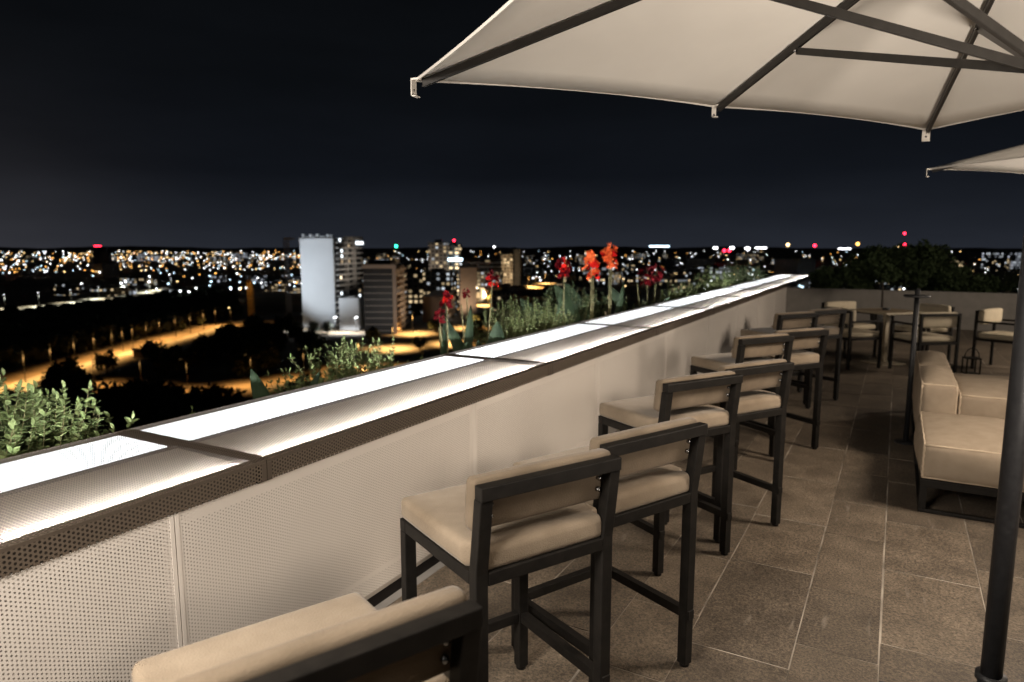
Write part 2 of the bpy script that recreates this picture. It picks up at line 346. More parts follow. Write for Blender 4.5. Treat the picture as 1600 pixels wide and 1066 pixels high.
# ------------------------------------------------------------------ mesh helpers
class MB:
    def __init__(self):
        self.v, self.f, self.m = [], [], []

    def quad(self, pts, mi=0):
        i = len(self.v); self.v += [tuple(p) for p in pts]
        self.f.append(tuple(range(i, i + len(pts)))); self.m.append(mi)

    def box(self, x0, x1, y0, y1, z0, z1, mi=0, mat=None):
        i = len(self.v)
        P = [(x0, y0, z0), (x1, y0, z0), (x1, y1, z0), (x0, y1, z0), (x0, y0, z1), (x1, y0, z1), (x1, y1, z1), (x0, y1, z1)]
        if mat is not None: P = [tuple(mat @ Vector(p)) for p in P]
        self.v += P
        for q in ((0, 3, 2, 1), (4, 5, 6, 7), (0, 1, 5, 4), (1, 2, 6, 5), (2, 3, 7, 6), (3, 0, 4, 7)):
            self.f.append(tuple(i + k for k in q)); self.m.append(mi)

    def bar(self, a, b, w, h, up=(0, 0, 1), mi=0):
        a, b = Vector(a), Vector(b); d = (b - a).normalized()
        up = Vector(up)
        if abs(d.dot(up)) > 0.98: up = Vector((0, 1, 0))
        s = d.cross(up).normalized(); u = s.cross(d).normalized()
        i = len(self.v)
        for p in (a, b):
            for sx, sy in ((-1, -1), (1, -1), (1, 1), (-1, 1)):
                self.v.append(tuple(p + s * (sx * w / 2) + u * (sy * h / 2)))
        for q in ((0, 3, 2, 1), (4, 5, 6, 7), (0, 1, 5, 4), (1, 2, 6, 5), (2, 3, 7, 6), (3, 0, 4, 7)):
            self.f.append(tuple(i + k for k in q)); self.m.append(mi)

    def tube(self, pts, r, n=10, mi=0, caps=True):
        pts = [Vector(p) for p in pts]
        rs = r if isinstance(r, (list, tuple)) else [r] * len(pts)
        i0 = len(self.v)
        for k, p in enumerate(pts):
            d = (pts[min(k + 1, len(pts) - 1)] - pts[max(k - 1, 0)]).normalized()
            up = Vector((0, 0, 1)) if abs(d.z) < 0.9 else Vector((1, 0, 0))
            s = d.cross(up).normalized(); u = s.cross(d).normalized()
            for j in range(n):
                a = 2 * math.pi * j / n
                self.v.append(tuple(p + (s * math.cos(a) + u * math.sin(a)) * rs[k]))
        for k in range(len(pts) - 1):
            for j in range(n):
                a, b = i0 + k * n + j, i0 + k * n + (j + 1) % n
                self.f.append((a, b, b + n, a + n)); self.m.append(mi)
        if caps:
            self.f.append(tuple(i0 + j for j in reversed(range(n)))); self.m.append(mi)
            self.f.append(tuple(i0 + (len(pts) - 1) * n + j for j in range(n))); self.m.append(mi)

    def ball(self, c, r, mi=0, n=8, h=6, jit=0, rg=None):
        c = Vector(c); i0 = len(self.v)
        rr = r if isinstance(r, (tuple, list)) else (r, r, r)
        self.v.append(tuple(c - Vector((0, 0, rr[2]))))
        for a in range(1, h):
            t = -math.pi / 2 + math.pi * a / h
            for b in range(n):
                p = 2 * math.pi * b / n
                k = 1 + (rg.uniform(-jit, jit) if jit else 0)
                self.v.append((c.x + rr[0] * k * math.cos(t) * math.cos(p), c.y + rr[1] * k * math.cos(t) * math.sin(p), c.z + rr[2] * k * math.sin(t)))
        self.v.append(tuple(c + Vector((0, 0, rr[2]))))
        top = len(self.v) - 1
        for b in range(n):
            self.f.append((i0, i0 + 1 + (b + 1) % n, i0 + 1 + b)); self.m.append(mi)
            for a in range(h - 2):
                p, q = i0 + 1 + a * n + b, i0 + 1 + a * n + (b + 1) % n
                self.f.append((p, q, q + n, p + n)); self.m.append(mi)
            s = i0 + 1 + (h - 2) * n
            self.f.append((s + b, s + (b + 1) % n, top)); self.m.append(mi)

    def cushion(self, x0, x1, y0, y1, z0, z1, r=0.02, puff=0.0, n=10, mi=0, mat=None, pz=True):
        """rounded box with a soft bulge"""
        c = Vector(((x0 + x1) / 2, (y0 + y1) / 2, (z0 + z1) / 2))
        h = Vector(((x1 - x0) / 2, (y1 - y0) / 2, (z1 - z0) / 2))
        r = min(r, h.x, h.y, h.z)
        idx = {}

        def grid_pts(hh):
            inner = hh - r
            g = [-hh, -hh + r * 0.12, -hh + r * 0.5, -hh + r]
            k = max(1, n - 6)
            g += [-inner + 2 * inner * t / (k + 1) for t in range(1, k + 1)]
            g += [hh - r, hh - r * 0.5, hh - r * 0.12, hh]
            return g
        G = [grid_pts(h.x), grid_pts(h.y), grid_pts(h.z)]

        def vid(p):
            key = tuple(round(t, 6) for t in p)
            if key in idx: return idx[key]
            q = Vector(p)
            inn = Vector((max(-h.x + r, min(h.x - r, q.x)), max(-h.y + r, min(h.y - r, q.y)), max(-h.z + r, min(h.z - r, q.z))))
            d = q - inn
            if d.length > 1e-9:
                q = inn + d.normalized() * r
            fx, fy, fz = 1 - (q.x / h.x) ** 2, 1 - (q.y / h.y) ** 2, 1 - (q.z / h.z) ** 2
            q = q + Vector(((1 if q.x > 0 else -1) * puff * 0.6 * max(0, fy * fz) * abs(q.x / h.x) ** 3,
                            (1 if q.y > 0 else -1) * puff * 0.6 * max(0, fx * fz) * abs(q.y / h.y) ** 3,
                            (1 if q.z > 0 else -1) * puff * max(0, fx * fy) * abs(q.z / h.z) ** 3))
            q = q + c
            if mat is not None: q = mat @ q
            idx[key] = len(self.v); self.v.append(tuple(q))
            return idx[key]
        for ax in range(3):
            a, b = (ax + 1) % 3, (ax + 2) % 3
            for sgn in (-1, 1):
                for i in range(len(G[a]) - 1):
                    for j in range(len(G[b]) - 1):
                        ps = []
                        for (ii, jj) in ((i, j), (i + 1, j), (i + 1, j + 1), (i, j + 1)):
                            p = [0, 0, 0]; p[ax] = sgn * h[ax]; p[a] = G[a][ii]; p[b] = G[b][jj]
                            ps.append(vid(p))
                        if sgn < 0: ps.reverse()
                        if len(set(ps)) >= 3:
                            self.f.append(tuple(ps)); self.m.append(mi)

    def build(self, name, mats, parent=None, smooth=False, bevel=0.0):
        me = bpy.data.meshes.new(name)
        me.from_pydata(self.v, [], self.f)
        if not isinstance(mats, (list, tuple)): mats = [mats]
        for m in mats: me.materials.append(m)
        me.polygons.foreach_set("material_index", self.m)
        if smooth: me.polygons.foreach_set("use_smooth", [True] * len(self.f))
        me.update()
        o = bpy.data.objects.new(name, me); COL.objects.link(o)
        if parent is not None: o.parent = parent
        if bevel:
            md = o.modifiers.new("bevel", 'BEVEL'); md.width = bevel; md.segments = 2; md.limit_method = 'ANGLE'
        return o


def tag(o, label=None, cat=None, group=None, kind=None):
    if label: o['label'] = label
    if cat: o['category'] = cat
    if group: o['group'] = group
    if kind: o['kind'] = kind
    return o


def empty(name, loc=(0, 0, 0), rz=0.0):
    o = bpy.data.objects.new(name, None); COL.objects.link(o)
    o.location = loc; o.rotation_euler = (0, 0, rz); o.empty_display_size = 0.2
    return o


def copy_tree(o, parent=None):
    c = o.copy(); COL.objects.link(c)
    if parent is not None: c.parent = parent
    for ch in list(o.children): copy_tree(ch, c)
    return c


# ================================================================== TERRACE
# floor slab with grout bed, then the tiles
m = MB(); m.box(-4.05, 8, -4.5, 18.4, -0.6, -0.0022); tag(m.build("terrace_slab", MT['grout']), kind='structure')
m = MB()
rows = [-1.925, -1.66, -1.36, -0.96, -0.657, -0.26, 0.039, 0.443, 0.743, 1.143, 1.443, 1.843, 2.143, 2.543, 2.843, 3.243, 3.543, 3.943, 4.343, 4.743, 5.143, 5.543, 6.0]
fixed = {4: [2.63, 3.50], 5: [2.83, 3.39, 4.09], 3: [2.85, 3.47], 6: [3.0, 3.75, 4.45]}
rt_ = random.Random(5)
for i in range(len(rows) - 1):
    ys = [-4.4]
    js = fixed.get(i, [])
    y = -4.4
    while True:
        y += rt_.uniform(0.55, 0.95)
        if js and y > js[0] - 0.5:
            ys += js; y = js[-1]; js = []
            continue
        if y > 15.9: break
        ys.append(y)
    ys.append(15.98)
    g = 0.0036
    for a, b in zip(ys[:-1], ys[1:]):
        gx0, gx1 = g * rt_.uniform(.1, 1.5), g * rt_.uniform(.1, 1.5)
        dz = rt_.uniform(-0.0006, 0.0006)
        m.box(rows[i] + gx0, rows[i + 1] - gx1, a + g * rt_.uniform(.5, 1.7), b - g * rt_.uniform(.5, 1.7), -0.03, dz)
tag(m.build("terrace_floor", MT['tile'], bevel=0.0015), kind='structure')

# ---- parapet counter (local: x=0 inner face, +y along it)
par = tag(empty("parapet_counter", (-1.99, 1.0, 0), R(0.37)),
          "long beige perforated parapet with a brown perforated top glowing white from within", "parapet")
CAPZ, CAPB = 0.82, 0.742
seam0 = 0.69
seams = [seam0 + 2.45 * k for k in range(-2, 9)]
seams = [s for s in seams if -3.0 < s < 20.2]
y_start, y_end = -3.9, 20.6
edges = [y_start] + seams + [y_end]
for a, b in zip(edges[:-1], edges[1:]):
    s = MB(); g = 0.0025
    # top sheet (two skins give the sheet its thickness) and its solid rims
    s.quad([(-0.006, a + g, CAPZ), (-0.006, b - g, CAPZ), (-0.862, b - g, CAPZ), (-0.862, a + g, CAPZ)], 0)
    s.quad([(-0.006, a + g, CAPZ - 0.0025), (-0.862, a + g, CAPZ - 0.0025), (-0.862, b - g, CAPZ - 0.0025), (-0.006, b - g, CAPZ - 0.0025)], 0)
    s.box(-0.004, 0.0, a + g, b - g, CAPZ - 0.010, CAPZ + 0.001, 1)
    s.box(-0.868, -0.862, a + g, b - g, CAPZ - 0.06, CAPZ + 0.001, 1)
    s.build("cap_sheet", [MT['cap_top'], MT['cap_solid']], par)
    s = MB()
    s.quad([(0, a + g + 0.02, CAPB), (0, b - g - 0.02, CAPB), (0, b - g - 0.02, CAPZ - 0.010), (0, a + g + 0.02, CAPZ - 0.010)], 0)
    s.box(-0.003, 0.001, a + g, a + g + 0.02, CAPB, CAPZ - 0.0105, 1)
    s.box(-0.003, 0.001, b - g - 0.02, b - g, CAPB, CAPZ - 0.0105, 1)
    s.build("front_sheet", [MT['cap_front'], MT['cap_solid']], par)
    # inside of the box: tray, divider, bulkheads
    s = MB(); s.box(-0.855, -0.03, a + 0.03, b - 0.03, 0.735, 0.742)
    s.quad([(-0.03, a + 0.03, 0.795), (-0.03, b - 0.03, 0.795), (-0.47, b - 0.03, 0.806), (-0.47, a + 0.03, 0.806)])
    s.build("tray", MT['tray'], par)
    s = MB(); s.box(-0.487, -0.472, a + 0.03, b - 0.03, 0.746, CAPZ - 0.004); s.build("divider", MT['black'], par)
    s = MB(); s.box(-0.028, -0.018, a + 0.03, b - 0.03, CAPB + 0.002, CAPZ - 0.012); s.build("front_backing", MT['cavity'], par)
    s = MB(); s.box(-0.048, -0.035, a + 0.035, b - 0.035, 0.796, 0.816); s.box(-0.058, -0.048, a + 0.035, b - 0.035, 0.8142, 0.816)
    ch = s.build("led_channel", MT['tray'], par)
    s = MB(); nq = max(1, int((b - a) / 0.04)); st_ = (b - a - 0.07) / nq      # one small emitter face per diode
    for q in range(nq):
        y0, y1 = a + 0.035 + q * st_, a + 0.035 + (q + 1) * st_ - 0.002
        s.quad([(-0.0485, y0, 0.799), (-0.0485, y1, 0.799), (-0.0485, y1, 0.814), (-0.0485, y0, 0.814)])
    s.build("led_strip", MT['led'], par)
    s = MB(); nq = max(1, int((b - a) / 0.12)); st_ = (b - a - 0.08) / nq
    for q in range(nq):
        for xa, xb in ((-0.853, -0.736), (-0.736, -0.618), (-0.618, -0.50)):
            s.quad([(xa, a + 0.04 + q * st_, 0.806), (xb, a + 0.04 + q * st_, 0.806), (xb, a + 0.04 + (q + 1) * st_, 0.806), (xa, a + 0.04 + (q + 1) * st_, 0.806)])
    s.build("led_strip", MT['led_outer'], par)
for y in [y_start + 0.014] + seams + [y_end - 0.014]:
    s = MB(); s.box(-0.858, -0.012, y - 0.034, y + 0.034, 0.735, CAPZ - 0.0035); s.build("bulkhead", MT['black'], par)
# panels below the cap
pse = [-3.9, -3.43, -1.56, 0.31, 2.155, 4.015, 5.885, 7.75, 9.61, 11.47, 13.33, 15.0]
PB = 0.034
for a, b in zip(pse[:-1], pse[1:]):
    s = MB(); g = 0.0022; e_ = 0.014
    s.quad([(-0.004, a + g, PB), (-0.004, b - g, PB), (-0.004, b - g, CAPB - 0.004), (-0.004, a + g, CAPB - 0.004)], 0)
    s.box(-0.02, -0.0025, a + g, a + g + e_, PB, CAPB - 0.004, 1)
    s.box(-0.02, -0.0025, b - g - e_, b - g, PB, CAPB - 0.004, 1)
    # folded flanges and the stiffening rail just behind the holes
    for (ya, yb, za, zb) in ((a + g + e_, b - g - e_, CAPB - 0.05, CAPB - 0.006), (a + g + e_, b - g - e_, 0.098, 0.118),
                             (a + g + e_, a + g + 0.034, PB, CAPB - 0.051), (b - g - 0.034, b - g - e_, PB, CAPB - 0.051)):
        s.box(-0.021, -0.016, ya, yb, za, zb, 1)
    s.build("perforated_panel", [MT['panel'], MT['panel_solid']], par)
s = MB(); s.box(-0.80, -0.024, -3.9, 15.2, -0.02, 0.734); s.build("wall_core", MT['core'], par)
s = MB(); s.box(0.052, 0.098, -3.9, 15.0, -0.01, 0.003); s.box(-0.02, 0.052, -3.9, 15.0, -0.05, 0.0012, 1)  # the black strip stands in for the shade of an open slot
s.build("floor_gutter", [MT['gutter'], MT['black']], par)

# far end wall with its planting bed
m = MB(); m.box(-2.09, 7.5, 16.0, 16.16, -0.01, 0.732); fw = m.build("end_wall", MT['far_wall'], bevel=0.006)
tag(fw, "low grey rendered wall closing the far end of the terrace", "wall")
m = MB(); m.box(-2.6, 7.5, 16.17, 18.3, 0.0, 0.62); tag(m.build("planter_soil_bed", MT['soil']), kind='structure')
m = MB(); m.box(-3.95, -2.93, -4, 22.0, 0.0, 0.42); tag(m.build("planter_soil_strip", MT['soil']), kind='structure')
m = MB(); m.box(-4.05, -3.96, -4, 22.0, 0.0, 0.47); tag(m.build("planter_edge_wall", MT['cavity']),
    "low dark outer edge of the planting strip beyond the glowing parapet", "wall")


# ---- bar stool
def make_stool():
    root = empty("bar_stool")
    T = 0.040
    for sx in (-1, 1):
        f = MB(); f.box(sx * 0.23 - T / 2, sx * 0.23 + T / 2, 0.21, 0.25, 0.012, 0.664)
        leg = f.build("leg", MT['metal'], root, bevel=0.003)
        g_ = MB(); g_.tube([(sx * 0.23, 0.23, 0.0), (sx * 0.23, 0.23, 0.013)], 0.019, 12); g_.build("foot_pad", MT['metal'], leg, True)
        f = MB()
        # rear post: straight to the seat, then leaning back
        x0, x1 = sx * 0.23 - T / 2, sx * 0.23 + T / 2
        ring = [(-0.25, -0.21, 0.012), (-0.25, -0.21, 0.705), (-0.262, -0.222, 0.79), (-0.278, -0.240, 0.925)]
        i0 = 0
        for (ya, yb, z) in ring: f.v += [(x0, ya, z), (x1, ya, z), (x1, yb, z), (x0, yb, z)]
        for k in range(len(ring) - 1):
            for j in range(4):
                a_, b_ = k * 4 + j, k * 4 + (j + 1) % 4
                f.f.append((a_, b_, b_ + 4, a_ + 4)); f.m.append(0)
        f.f += [(3, 2, 1, 0), (12, 13, 14, 15)]; f.m += [0, 0]
        leg = f.build("leg", MT['metal'], root, bevel=0.003)
        g_ = MB(); g_.tube([(sx * 0.23, -0.23, 0.0), (sx * 0.23, -0.23, 0.013)], 0.019, 12); g_.build("foot_pad", MT['metal'], leg, True)
    f = MB()
    f.box(-0.25, 0.25, 0.2105, 0.25, 0.6645, 0.704)
    f.box(-0.25, -0.2105, -0.2095, 0.210, 0.6645, 0.704); f.box(0.2105, 0.25, -0.2095, 0.210, 0.6645, 0.704)
    f.box(-0.2095, 0.2095, -0.25, -0.2105, 0.6645, 0.704)
    f.build("seat_frame", MT['metal'], root, bevel=0.003)
    for sx in (-1, 1):
        f = MB(); f.box(sx * 0.23 - 0.016, sx * 0.23 + 0.016, -0.256, 0.2095, 0.198, 0.234); f.build("side_stretcher", MT['metal'], root, bevel=0.002)
    f = MB(); f.box(-0.2095, 0.2095, 0.214, 0.246, 0.198, 0.234); f.build("footrest", MT['metal'], root, bevel=0.002)
    f = MB(); f.box(-0.25, 0.25, -0.2835, -0.2445, 0.9255, 0.966); f.build("back_rail", MT['metal'], root, bevel=0.003)
    f = MB(); f.cushion(-0.247, 0.247, -0.242, 0.257, 0.700, 0.776, 0.020, 0.008, 24)
    for q in range(len(f.v)):
        x, y, z = f.v[q]
        if y < -0.19: f.v[q] = (max(-0.207, min(0.207, x)), y, z)
    f.build("seat", MT['velvet'], root, True)
    f = MB(); f.cushion(-0.250, 0.250, -0.240, -0.186, 0.820, 0.978, 0.018, 0.003, 12)
    for q in range(len(f.v)):
        x, y, z = f.v[q]; f.v[q] = (x, y - (z - 0.775) * 0.11 + 0.018, z)
    back = f.build("backrest", MT['velvet_back'], root, True)
    for sx in (-1, 1):
        for z in (0.900, 0.862):
            b_ = MB(); yb = -0.2395 + 0.018 - (z - 0.775) * 0.11
            b_.ball((sx * 0.196, yb - 0.006, z), (0.009, 0.009, 0.009), 0, 10, 6)
            b_.build("bolt", MT['bolt'], back, True)
    return root


stool0 = make_stool()
stools = [
    (-0.735, 0.755, 66, "nearest bar stool, mostly cut off by the bottom edge of the photo"),
    (-0.838, 1.715, 63, "second bar stool from the camera, its whole beige seat and back in view"),
    (-0.698, 2.244, 65, "third bar stool from the camera, half hidden behind the whole one in front"),
    (-0.797, 3.315, 59, "fourth bar stool from the camera, first of the middle pair"),
    (-0.623, 3.845, 59, "fifth bar stool from the camera, behind the first of the middle pair"),
    (-0.790, 5.105, 55, "sixth bar stool from the camera, seat close under the glowing ledge"),
    (-0.600, 5.615, 55, "seventh bar stool from the camera, standing at the edge of the floor shadow"),
    (-0.812, 7.090, 54, "eighth bar stool from the camera, nearer one of the last pair"),
    (-0.590, 7.640, 57, "farthest bar stool, last of the row before the dining table"),
]
for i, (x, y, a, lab) in enumerate(stools):
    o = stool0 if i == 0 else copy_tree(stool0)
    th = R(a)
    # given point is the middle of the back edge
    o.location = (x - math.sin(th) * 0.25, y + math.cos(th) * 0.25, 0)
    o.rotation_euler = (0, 0, th)
    tag(o, lab, "bar stool", "bar stools along the parapet")


# ---- dining chairs round the square table
def make_chair():
    root = empty("dining_chair")
    T = 0.032
    for sx in (-1, 1):
        f = MB(); f.box(sx * 0.265 - T / 2, sx * 0.265 + T / 2, 0.234, 0.266, 0, 0.620); f.build("leg", MT['metal'], root, bevel=0.002)
        f = MB(); f.box(sx * 0.265 - T / 2, sx * 0.265 + T / 2, -0.266, -0.234, 0, 0.745); f.build("leg", MT['metal'], root, bevel=0.002)
        f = MB(); f.box(sx * 0.265 - T / 2, sx * 0.265 + T / 2, -0.2335, 0.266, 0.6205, 0.645); f.build("armrest", MT['metal'], root, bevel=0.002)
    f = MB(); f.box(-0.2485, 0.2485, 0.236, 0.264, 0.385, 0.417); f.box(-0.2485, 0.2485, -0.264, -0.236, 0.385, 0.417)
    for sx in (-1, 1): f.box(sx * 0.265 - 0.013, sx * 0.265 + 0.013, -0.2335, 0.2335, 0.385, 0.417)
    f.build("seat_frame", MT['metal'], root)
    f = MB(); f.box(-0.281, 0.281, -0.268, -0.233, 0.7455, 0.778); f.build("back_rail", MT['metal'], root, bevel=0.002)
    f = MB(); f.cushion(-0.245, 0.245, -0.23, 0.275, 0.414, 0.485, 0.026, 0.01, 9); f.build("seat", MT['dining_cloth'], root, True)
    f = MB(); f.cushion(-0.268, 0.268, -0.231, -0.160, 0.600, 0.790, 0.024, 0.008, 9); f.build("backrest", MT['dining_cloth'], root, True)
    return root


chair0 = make_chair()
chairs = [
    (-0.50, 10.30, -45, "dining chair at the near left side of the table, its back to us"),
    (0.36, 10.26, 38, "dining chair at the near right side of the table, just behind the black post"),
    (-0.58, 11.30, -135, "dining chair beyond the far left side of the table, facing us"),
    (0.35, 11.35, 138, "dining chair beyond the far right side of the table, seen past the post"),
    (1.30, 10.95, -118, "single dining chair standing apart at the far right, near the umbrella pole"),
]
for i, (x, y, a, lab) in enumerate(chairs):
    o = chair0 if i == 0 else copy_tree(chair0)
    o.location = (x, y, 0); o.rotation_euler = (0, 0, R(a))
    tag(o, lab, "chair", "sand coloured dining chairs at the far end")

tb = tag(empty("dining_table", (-0.09, 10.73, 0), R(45)), "square tan pedestal table among the dining chairs near the end wall", "table")
f = MB(); f.box(-0.32, 0.32, -0.32, 0.32, 0.715, 0.742); f.build("table_top", MT['table_top'], tb, bevel=0.003)
f = MB()
f.box(-0.322, 0.322, -0.3225, -0.3205, 0.714, 0.743); f.box(-0.322, 0.322, 0.3205, 0.3225, 0.714, 0.743)
f.box(-0.3225, -0.3205, -0.32, 0.32, 0.714, 0.743); f.box(0.3205, 0.3225, -0.32, 0.32, 0.714, 0.743)
f.build("top_edge", MT['table_metal'], tb)
f = MB(); f.box(-0.03, 0.03, -0.03, 0.03, 0.02, 0.714); f.build("column", MT['table_metal'], tb, bevel=0.003)
f = MB(); f.box(-0.2, 0.2, -0.2, 0.2, 0.002, 0.018); f.build("base_plate", MT['table_metal'], tb, bevel=0.003)
at_ = MB(); at_.tube([(0, 0, 0), (0, 0, 0.028)], 0.05, 20)
o = at_.build("ashtray", MT['terra'], None, True); o.location = (-0.10, 10.78, 0.743)
tag(o, "small dark round ashtray on the middle of the square table", "ashtray")

# ---- sofa
sofa = tag(empty("lounge_sofa", (0.205, 4.70, 0)), "beige modular lounge sofa with piped box cushions on a dark metal sled base", "sofa")
W_, L_ = 1.12, 3.0
f = MB()
for y in (0.02, 1.0, 2.0, L_ - 0.02):
    for x in (0.02, W_ - 0.02):
        f.box(x - 0.02, x + 0.02, y - 0.02, y + 0.02, 0.0205, 0.1595)
for x in (0.02, W_ - 0.02):
    f.box(x - 0.02, x + 0.02, 0.0405, L_ - 0.0405, 0.0, 0.020); f.box(x - 0.02, x + 0.02, 0.0405, L_ - 0.0405, 0.16, 0.208)
for y in (0.02, L_ - 0.02):
    f.box(0, W_, y - 0.02, y + 0.02, 0.0, 0.020); f.box(0, W_, y - 0.02, y + 0.02, 0.16, 0.208)
f.build("sled_base", MT['metal'], sofa, bevel=0.003)
f = MB(); f.box(0.045, W_ - 0.045, 0.045, L_ - 0.045, 0.165, 0.2); f.build("seat_deck", MT['cavity'], sofa)


def piped(name, x0, x1, y0, y1, z0, z1, puff, edges_):
    c = MB(); c.cushion(x0, x1, y0, y1, z0, z1, 0.034, puff, 15)
    o = c.build(name, MT['sofa_cloth'], sofa, True)
    p = MB(); r = 0.0075; q = 0.010
    X, Y, Z = (x0 + q, x1 - q), (y0 + q, y1 - q), (z0 + q, z1 - q)
    for (a, b) in edges_:
        a = Vector((X[a[0]], Y[a[1]], Z[a[2]])); b = Vector((X[b[0]], Y[b[1]], Z[b[2]]))
        n_ = 12; pts = []
        for t in range(n_ + 1):
            s_ = a.lerp(b, t / n_); w_ = math.sin(t * 2.6) * 0.002
            pts.append(s_ + Vector((w_, -w_, w_ * 0.6)))
        p.tube(pts, r, 6)
    p.build("piping", MT['piping'], o, True)
    return o


allE = [((0, 0, 1), (1, 0, 1)), ((0, 0, 0), (1, 0, 0)), ((0, 0, 0), (0, 0, 1)), ((0, 0, 1), (0, 1, 1)), ((0, 0, 0), (0, 1, 0)), ((1, 0, 0), (1, 0, 1)), ((1, 0, 1), (1, 1, 1)), ((0, 1, 1), (1, 1, 1)), ((0, 1, 0), (0, 1, 1))]
piped("seat_cushion", 0.0, W_, 0.0, 0.985, 0.21, 0.428, 0.055, allE)
piped("back_block", 0.237, W_, 0.995, 1.845, 0.21, 0.570, 0.040, allE)
piped("seat_cushion", 0.237, W_, 1.85, 2.98, 0.21, 0.415, 0.040, allE[:1] + allE[5:8])
piped("back_cushion", 0.0, 0.232, 0.99, 1.88, 0.21, 0.63, 0.050, allE)
piped("back_cushion", 0.0, 0.232, 1.89, 2.78, 0.21, 0.63, 0.050, allE)

# ---- slim post with a small plate
ps = tag(empty("tray_post", (0.153, 6.38, 0)), "slim black post on a round base with a small flat plate near its top", "post")
f = MB(); f.tube([(0, 0, 0.012), (0, 0, 1.27)], 0.020, 14); f.build("post", MT['pole'], ps, True)
f = MB(); f.tube([(0, 0, 0), (0, 0, 0.012)], 0.085, 24); f.build("base_plate", MT['pole'], ps, True)
f = MB(); f.tube([(0.0, 0, 1.205), (0.0, 0, 1.222)], 0.095, 20); f.build("plate", MT['pole'], ps, True)

# ---- lantern by the far chair
ln = tag(empty("lantern", (0.90, 10.35, 0), R(15)), "low dark lantern with a round hoop handle on the floor by the far chair", "lantern")
f = MB()
for sx in (-1, 1):
    for sy in (-1, 1): f.box(sx * 0.075 - 0.007, sx * 0.075 + 0.007, sy * 0.075 - 0.007, sy * 0.075 + 0.007, 0.0, 0.2)
f.build("frame", MT['metal'], ln)
f = MB(); f.box(-0.083, 0.083, -0.083, 0.083, 0.2005, 0.215); f.box(-0.07, 0.07, -0.07, 0.07, 0.002, 0.02); f.build("lid", MT['metal'], ln)
f = MB(); f.tube([(0.082 * math.cos(t), 0, 0.215 + 0.12 * math.sin(t)) for t in [math.pi * k / 12 for k in range(13)]], 0.006, 6); f.build("handle", MT['metal'], ln, True)

